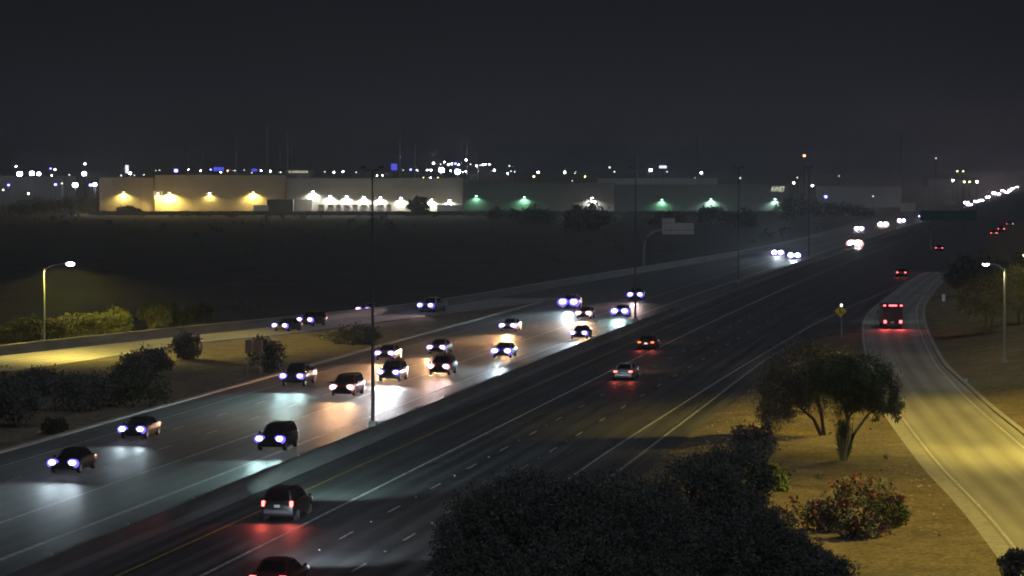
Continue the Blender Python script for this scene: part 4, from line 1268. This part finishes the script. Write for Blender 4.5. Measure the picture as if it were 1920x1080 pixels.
# ------------------------------------------------------------------ warehouses
def warehouse(label, cat, u0, u1, vtop, Y, mat, panels, lamps_, depth=60.0, name='warehouse', docks=(), extra=None, proud=(), group=None):
    a = at_depth(u0, vtop, Y); b = at_depth(u1, vtop, Y)
    W = b.x - a.x; Z = a.z
    root = thing(name, label, cat, (a.x, Y, -.06), 0, group)
    m = MB(); m.box((W / 2, depth / 2 + .3, (Z - .5) / 2), (W - .4, depth, Z - .5)); m.build('building_shell', mat, root)
    m = MB(); m.box((W / 2, depth / 2, Z - .42), (W - .6, depth - .6, .12)); m.build('roof', 'roofing', root)
    pw = W / panels
    pm = MB(); pm.bevbox((0, 0, Z / 2), (pw - .06, .3, Z), .03); pme = pm.mesh('wall_panel', mat)
    for i in range(panels): link('wall_panel', pme, root, (pw * (i + .5), 0, 0))
    sp = MB(); sp.bevbox((0, 0, Z / 2), (.3, depth, Z), .03); spm = sp.mesh('side_wall', mat)
    for x in (.15, W - .15): link('side_wall', spm, root, (x, depth / 2 + .16, 0))
    # coping along the parapet
    cp = MB(); cp.box((W / 2, 0, Z + .06), (W, .42, .12)); cp.build('coping', 'roofing', root)
    for (u, v, matk, pwr, col) in lamps_:
        q = at_depth(u, v, Y)
        x, z = q.x - a.x, q.z + .06
        m = MB(); m.loft([[(x - w_, y_, z + zz) for w_, zz in ((-.42, 0), (-.3, .32), (.3, .32), (.42, 0))] for y_ in (-.17, -.6)])
        l = m.build('wall_lamp', 'dark_pole', root)
        m = MB(); m.bevbox((x, -.42, z - .08), (.72, .34, .22), .05); m.build('lamp_glass', matk, l)
        if pwr:
            lamp('wall_light', 'SPOT', (x, -.95, z - .3), pwr, col, root, .3, (R(-22), 0, 0), 165, .5)
    for (u, v, w_, h_) in docks:
        q = at_depth(u, v, Y); x = q.x - a.x
        m = MB(); m.bevbox((x, -.2, h_ / 2 + .3), (w_, .14, h_), .03); d = m.build('dock_door', 'dock_dark', root)
        m = MB(); m.box((x, -.34, h_ + .42), (w_ + .2, .3, .12)); m.build('dock_canopy', 'dock_dark', d)
    return root, a

LW = (1.0, .96, .80); LY = (1.0, .73, .19); LG = (.35, 1.0, .55)
Yw = 1232.0
PW = 15000.0
# yellow-lit warehouse and its lower annex
wa, aa = warehouse('long cream warehouse lit yellow, left of the white-lit warehouse', 'warehouse', 290, 537, 328, Yw, 'wall_cream', 7,
    [(318, 361, 'lamp_yellow', 3.2 * PW, LY), (393, 362, 'lamp_white', .3 * PW, LY), (475, 360, 'lamp_yellow', 1.2 * PW, LY), (296, 362, 'lamp_yellow', .6 * PW, LY)])
for u in (290, 294.5, 299, 303.5):
    q = at_depth(u, 364, Yw); m = MB(); m.bevbox((q.x - aa.x, -.2, q.z), (.5, .12, 2.6), .02); m.build('window', 'window_lit', wa)
warehouse('lower dim cream annex with one yellow wall lamp, left end of the warehouses', 'warehouse', 186, 289.5, 333, Yw + 1.5, 'wall_cream', 4, [(232, 360, 'lamp_yellow', .8 * PW, LY)])
wb2, ab = warehouse('white-lit warehouse with eight wall lamps over loading docks', 'warehouse', 537.6, 868, 334, Yw - 6, 'wall_white', 10,
    [(u, v, 'lamp_white', PW * .72, LW) for u, v in ((587, 359), (619, 367), (650, 368), (682, 369), (713, 370), (752, 371), (809, 374), (843, 375))],
    docks=[(603, 390, 2.4, 3.3), (620, 390, 2.1, 3.3), (635, 390, 2.1, 3.3), (650, 390, 2.1, 3.3), (666, 390, 2.1, 3.3), (682, 390, 2.1, 3.3), (697, 390, 2.1, 3.3), (713, 390, 2.1, 3.3), (729, 390, 2.1, 3.3)])
# proud wall at its left end and a rooftop step
q0 = at_depth(553, 373, Yw - 9); q1 = at_depth(585, 373, Yw - 9)
m = MB(); m.bevbox(((q0.x + q1.x) / 2 - ab.x, -.3, q0.z / 2), (q1.x - q0.x, .9, q0.z), .05); m.build('dock_office', 'wall_white', wb2)
q0 = at_depth(503, 373, Yw - 9); q1 = at_depth(552, 373, Yw - 9)
m = MB(); m.bevbox(((q0.x + q1.x) / 2, Yw - 14, q0.z / 2 - .06), (q1.x - q0.x, 6, q0.z), .05)
o = m.build('shed', 'dock_dark'); tag(o, 'low dark flat-roofed shed left of the loading docks', 'shed')
warehouse('long dark warehouse with green wall lamps, right of the white-lit warehouse', 'warehouse', 868.6, 1153, 343, Yw - 20, 'wall_dark', 9,
    [(893, 367, 'lamp_green', .2 * PW, LG), (983, 369, 'lamp_green', .4 * PW, LG), (1110, 371, 'lamp_white', 1.0 * PW, (1, 1, .95))])
wd, ad = warehouse('dark warehouse with a lit lettered sign, right end of the warehouses', 'warehouse', 1153.6, 1480, 346, Yw + 14, 'wall_dark', 10,
    [(1241, 374, 'lamp_green', .28 * PW, LG), (1333, 373, 'lamp_green', .6 * PW, (.55, 1, .8)), (1453, 373, 'lamp_green', .3 * PW, (.6, 1, .85))])
# lit lettering on it
q = at_depth(1458.5, 355, Yw + 14)
cu = bpy.data.curves.new('lettering', 'FONT'); cu.body = 'AVNET'; cu.align_x = 'CENTER'; cu.align_y = 'CENTER'; cu.size = 2.9; cu.extrude = .08; cu.offset = .05
to = bpy.data.objects.new('lettering', cu); COL.objects.link(to)
dg = bpy.context.evaluated_depsgraph_get(); tme = bpy.data.meshes.new_from_object(to.evaluated_get(dg)); COL.objects.unlink(to); bpy.data.objects.remove(to)
tme.materials.clear(); tme.materials.append(MATS['letter_lit'])
o = link('lettering', tme, wd, (q.x - ad.x, -.28, q.z + .06)); o.rotation_euler = (R(90), 0, 0); o.scale = (.62, 1, 1)
# pale far building at the right and a pale roof strip
for lab, u0, u1, v, Y, pn in (('pale low building far behind the dazzling trucks', 1530, 1690, 349, 1420, 6), ('dim long building on the skyline above the green lamps', 1120, 1345, 334, 1620, 6), ('dim building under the yellowish lamps at far right', 1740, 1812, 336, 2750, 5),
                             ('dim flat building behind the starry lamps at far left', -30, 120, 330, 1500, 5), ('low lit-window building on the skyline above the yellow warehouse', 536, 580, 318, 1560, 4)):
    r_, a_ = warehouse(lab, 'building', u0, u1, v, Y, 'wall_white', pn, [], 40.0, 'building')
    if u0 == 536:
        for i in range(9):
            q = at_depth(541 + i * 4.3, 322, Y); m = MB(); m.box((q.x - a_.x, -.2, q.z), (.9, .14, 1.0)); m.build('window', 'window_lit', r_)

# dark perimeter wall between the field and the warehouse yards
q0 = at_depth(168, 399, 1188); q1 = at_depth(1500, 399, 1188)
root = thing('perimeter_wall', 'low dark perimeter wall between the dark field and the lit warehouses', 'wall', (q0.x, 1188, -.06))
npn = 46; pwid = (q1.x - q0.x) / npn
m = MB(); m.bevbox((0, 0, .8), (pwid - .5, .2, 1.6), .03); pme = m.mesh('wall_panel', 'dock_dark')
m = MB(); m.bevbox((0, 0, .9), (.5, .4, 1.8), .04); pom = m.mesh('pillar', 'dock_dark')
for i in range(npn):
    link('wall_panel', pme, root, (pwid * (i + .5), 0, 0)); link('pillar', pom, root, (pwid * i, 0, 0))

# parked semi-trailer by the docks
def trailer(u, v, Y, label, w=11.0):
    q = at_depth(u, v, Y)
    root = thing('trailer', label, 'trailer', (q.x, Y, -.06))
    m = MB(); m.bevbox((0, 0, 2.4), (w, 2.5, 2.6), .06); m.build('cargo_box', 'trailer_white', root)
    m = MB(); m.box((0, 0, 1.02), (w * .9, .9, .16)); m.build('chassis', 'trim_black', root)
    for x in (-w * .36, -w * .26, w * .3):
        m = MB(); m.tube([(x, -1.2, .5), (x, 1.2, .5)], .48, 14); m.build('wheel', 'rubber', root)
trailer(845, 395, Yw - 14, 'white semi-trailer parked at the right end of the loading docks')
trailer(489, 385, Yw - 18, 'pale semi-trailer parked before the yellow-lit warehouse', 6.0)

# ------------------------------------------------------------------ skyline lamps
SEC = [(-50, 186, 'left of the yellow-lit warehouse'), (186, 537, 'above the yellow-lit warehouse'), (537, 868, 'above the white-lit warehouse'), (868, 1480, 'above the dark warehouse'), (1480, 2000, 'right of the lettered sign')]
LAMPS = [  # u, v, colour key, size
 (30, 312, 'w', .8), (17, 331, 'w', .9), (37, 326, 'B', 2.2), (60, 325, 'B', 2.0), (73, 326, 'B', 1.8), (80, 333, 'w', .9), (95, 316, 'b', 1.0), (103, 318, 'w', 1.0), (97, 330, 'w', 1.0), (108, 331, 'd', .9), (104, 346, 'b', 1.0), (116, 344, 'd', .7), (16, 347, 'b', .9),
 (6, 356, 'd', 1.0), (53, 363, 'w', .8), (130, 328, 'd', .9), (141, 347, 'B', 1.8), (170, 347, 'b', 1.2), (178, 346, 'B', 1.2), (158, 326, 'B', 2.0), (159, 307, 'w', .7),
 (227, 329, 'd', 1.0), (244, 325, 'B', 1.2), (252, 329, 'd', .8), (270, 328, 'd', .7), (292, 320, 'd', .6), (299, 319, 'd', .6),
 (330, 320, 'b', 2.0), (353, 318, 'w', .8), (376, 320, 'w', .8), (395, 318, 'b', .8), (427, 320, 'r', 1.1), (414, 323, 'w', .6), (440, 320, 'd', .8), (458, 319, 'd', .6), (472, 324, 'd', .6), (490, 320, 'w', .7), (507, 321, 'w', .9), (526, 323, 'd', .9),
 (609, 322, 'd', .8), (626, 323, 'w', .9), (643, 322, 'w', .9), (668, 323, 'd', .7), (707, 329, 'w', .7), (717, 329, 'w', .9), (738, 318, 'b', 1.0), (756, 319, 'd', .6), (770, 318, 'b', 1.0), (782, 319, 'w', .8), (813, 306, 'w', 1.1), (801, 319, 'w', .9), (808, 319, 'w', 1.1),
 (828, 319, 'B', 2.5), (858, 322, 'B', 2.5), (826, 308, 'd', .9), (833, 304, 'w', .8), (841, 309, 'w', 1.0), (847, 307, 'w', .9), (854, 307, 'b', 1.3), (860, 309, 'w', .8), (867, 323, 'w', .8), (845, 320, 'w', .7), (794, 333, 'y', .6), (807, 333, 'w', .6), (821, 333, 'y', .6),
 (874, 300, 'w', 1.2), (873, 321, 'w', .8), (882, 308, 'd', .8), (893, 311, 'w', .9), (900, 310, 'd', .8), (905, 309, 'w', .9), (910, 308, 'w', .9), (917, 308, 'w', .8), (927, 319, 'w', 1.2), (955, 311, 'd', 1.0), (952, 325, 'w', .9), (958, 321, 'd', .8), (965, 322, 'd', .8),
 (1009, 323, 'w', 1.1), (1001, 331, 'y', 1.3), (1059, 323, 'w', 1.1), (1078, 325, 'd', .8), (1073, 339, 'd', .6), (1097, 331, 'y', .9), (1143, 314, 'd', 1.0), (1152, 322, 'd', 1.0), (1220, 319, 'B', 1.2), (1251, 322, 'd', .9), (1315, 324, 'w', 1.2), (1303, 334, 'd', .7), (1388, 334, 'd', .9),
 (1508, 292, 'r', 1.6), (1488, 343, 'w', .9), (1495, 333, 'd', .9), (1523, 348, 'w', 1.0), (1573, 330, 'd', .8), (1755, 297, 'd', .8), (1637, 368, 'd', .8), (1548, 369, 'b', 1.3), (1787, 338, 'w', 1.1), (1808, 341, 'y', 1.0), (1818, 341, 'y', .8), (1832, 341, 'w', 1.1), (1795, 321, 'y', .7), (1806, 321, 'y', .7)]
lm_cache = {}
def lamp_mesh(sz):
    k = round(sz, 1)
    if k not in lm_cache:
        m = MB(); m.bevbox((0, 0, 0), (.85 * k, .7 * k, .75 * k), .12 * k); lm_cache[k] = m.mesh('luminaire', 'lamp_white')
    return lm_cache[k]
CK = {'w': ('lamp_white', 'small white'), 'B': ('lamp_cool', 'glaring blue-white'), 'b': ('lamp_blue', 'blue'), 'y': ('lamp_yellow', 'yellowish'), 'd': ('lamp_dim', 'dim pale'), 'r': ('lamp_red', 'orange-red')}
counts = {}
gl_ = random.Random(3)
for u, v, c, sz in sorted(LAMPS):
    sec = next(s for s in SEC if s[0] <= u < s[1])
    matk, word = CK[c]
    k = (sec[2], word); counts[k] = counts.get(k, -1) + 1
    sz *= 1.15 if c in 'Bb' else .8
    Y = 1440 + gl_.uniform(0, 260)
    if v > 340: Y = 1180 + gl_.uniform(-20, 15) if u < 186 else 1300
    p = at_depth(u, v, Y)
    lab = f'{word} skyline lamp {sec[2]}, {ords[counts[k]]} such from the left'
    root = thing('area_lamp', lab, 'area lamp', (p.x, Y, -.06), 0, 'lamps along the skyline')
    m = MB(); m.tube([(0, .5, 0), (0, .5, p.z + .1)], [.18, .10], 6); m.build('pole', 'dark_pole', root)
    if c == 'B':
        h = MB(); h.ellipsoid((0, .3, 0), (.62 * sz, .3, .5 * sz), 12, 6); h.build('lamp_halo', 'lamp_halo_blue', root, False, (0, 0, p.z + .06))
        lamp('area_light', 'POINT', (0, -.6, p.z), (5200 if sz < 2.7 else 26000) * sz, (.85, .88, 1.0), root, .4)
    o = link('luminaire', lamp_mesh(sz), root, (0, -.1 if c == 'B' else 0, p.z + .06), matk)
# lit signs on the skyline
for u, v, w, h, matk, lab in ((238, 317, 6, 15, 'sign_white_lit', 'tall narrow white-lit sign on the skyline above the yellow annex'), (410, 317, 19, 7, 'sign_blue_lit', 'long blue-lit sign above the yellow-lit warehouse'), (477, 319, 10, 5, 'sign_blue_lit', 'short blue-lit sign above the right part of the yellow-lit warehouse'),
                              (739, 313, 11, 12, 'sign_blue_lit', 'square blue-lit sign above the white-lit warehouse'), (1243, 313, 14, 5, 'sign_white_lit', 'thin bluish-white lit sign above the green lamps')):
    Y = 1430.0; p = at_depth(u, v, Y); s = 5600 / Y
    root = thing('lit_sign', lab, 'lit sign', (p.x, Y, -.06), 0, 'lit signs on the skyline')
    m = MB(); m.tube([(0, .4, 0), (0, .4, p.z)], .2, 6); m.build('pole', 'dark_pole', root)
    m = MB(); m.bevbox((0, 0, p.z + .06), (w / s, .4, h / s), .08); m.build('sign_face', matk, root)
    m = MB(); m.box((0, .3, p.z + .06), (w / s + .3, .2, h / s + .3)); m.build('sign_box', 'dark_pole', root)

# transmission poles
for i, (u, vt, w, arms) in enumerate([(350, 258, .5, 1), (380, 258, .5, 1), (443, 240, .5, 2), (500, 232, 1.0, 3), (525, 262, .5, 1), (539, 244, .9, 3), (547, 262, .6, 1), (581, 270, .5, 1), (750, 234, .9, 3), (778, 270, .8, 1), (866, 252, .8, 3), (876, 266, .7, 1), (897, 276, .6, 1), (1196, 262, .6, 2), (1306, 250, .6, 2), (1690, 245, .6, 2)]):
    Y = 1500.0 + 20 * (i % 5)
    p = at_depth(u, vt, Y)
    root = thing('power_pole', f'tall thin power-line pole against the night sky, {ords[i]} from the left', 'power pole', (p.x, Y, -.06), 0, 'power-line poles on the skyline')
    m = MB(); m.tube([(0, 0, 0), (0, 0, p.z)], [w * .6, w * .32], 8); m.build('pole', 'steel_pole', root)
    for k in range(arms):
        z = p.z - 2.0 - k * 4.5
        m = MB(); m.tube([(-2.4, 0, z + .4), (0, 0, z), (2.4, 0, z + .4)], [.07, .13, .07], 6); m.build('crossarm', 'steel_pole', root)

# ------------------------------------------------------------------ night haze
mb = MB(); mb.box((0, 5800, 30), (12400, 12800, 64))
hz = bpy.data.meshes.new('haze'); hz.from_pydata(mb.v, [], mb.f)
hm = bpy.data.materials.new('haze'); hm.use_nodes = True
hm.node_tree.nodes.clear()
ho = hm.node_tree.nodes.new('ShaderNodeOutputMaterial'); hv = hm.node_tree.nodes.new('ShaderNodeVolumePrincipled')
hv.inputs['Color'].default_value = (.80, .87, 1.0, 1)
hv.inputs['Density'].default_value = 0.00026
hv.inputs['Anisotropy'].default_value = 0.65
hm.node_tree.links.new(hv.outputs[0], ho.inputs['Volume'])
hz.materials.append(hm)
o = link('haze', hz); o['kind'] = 'stuff'
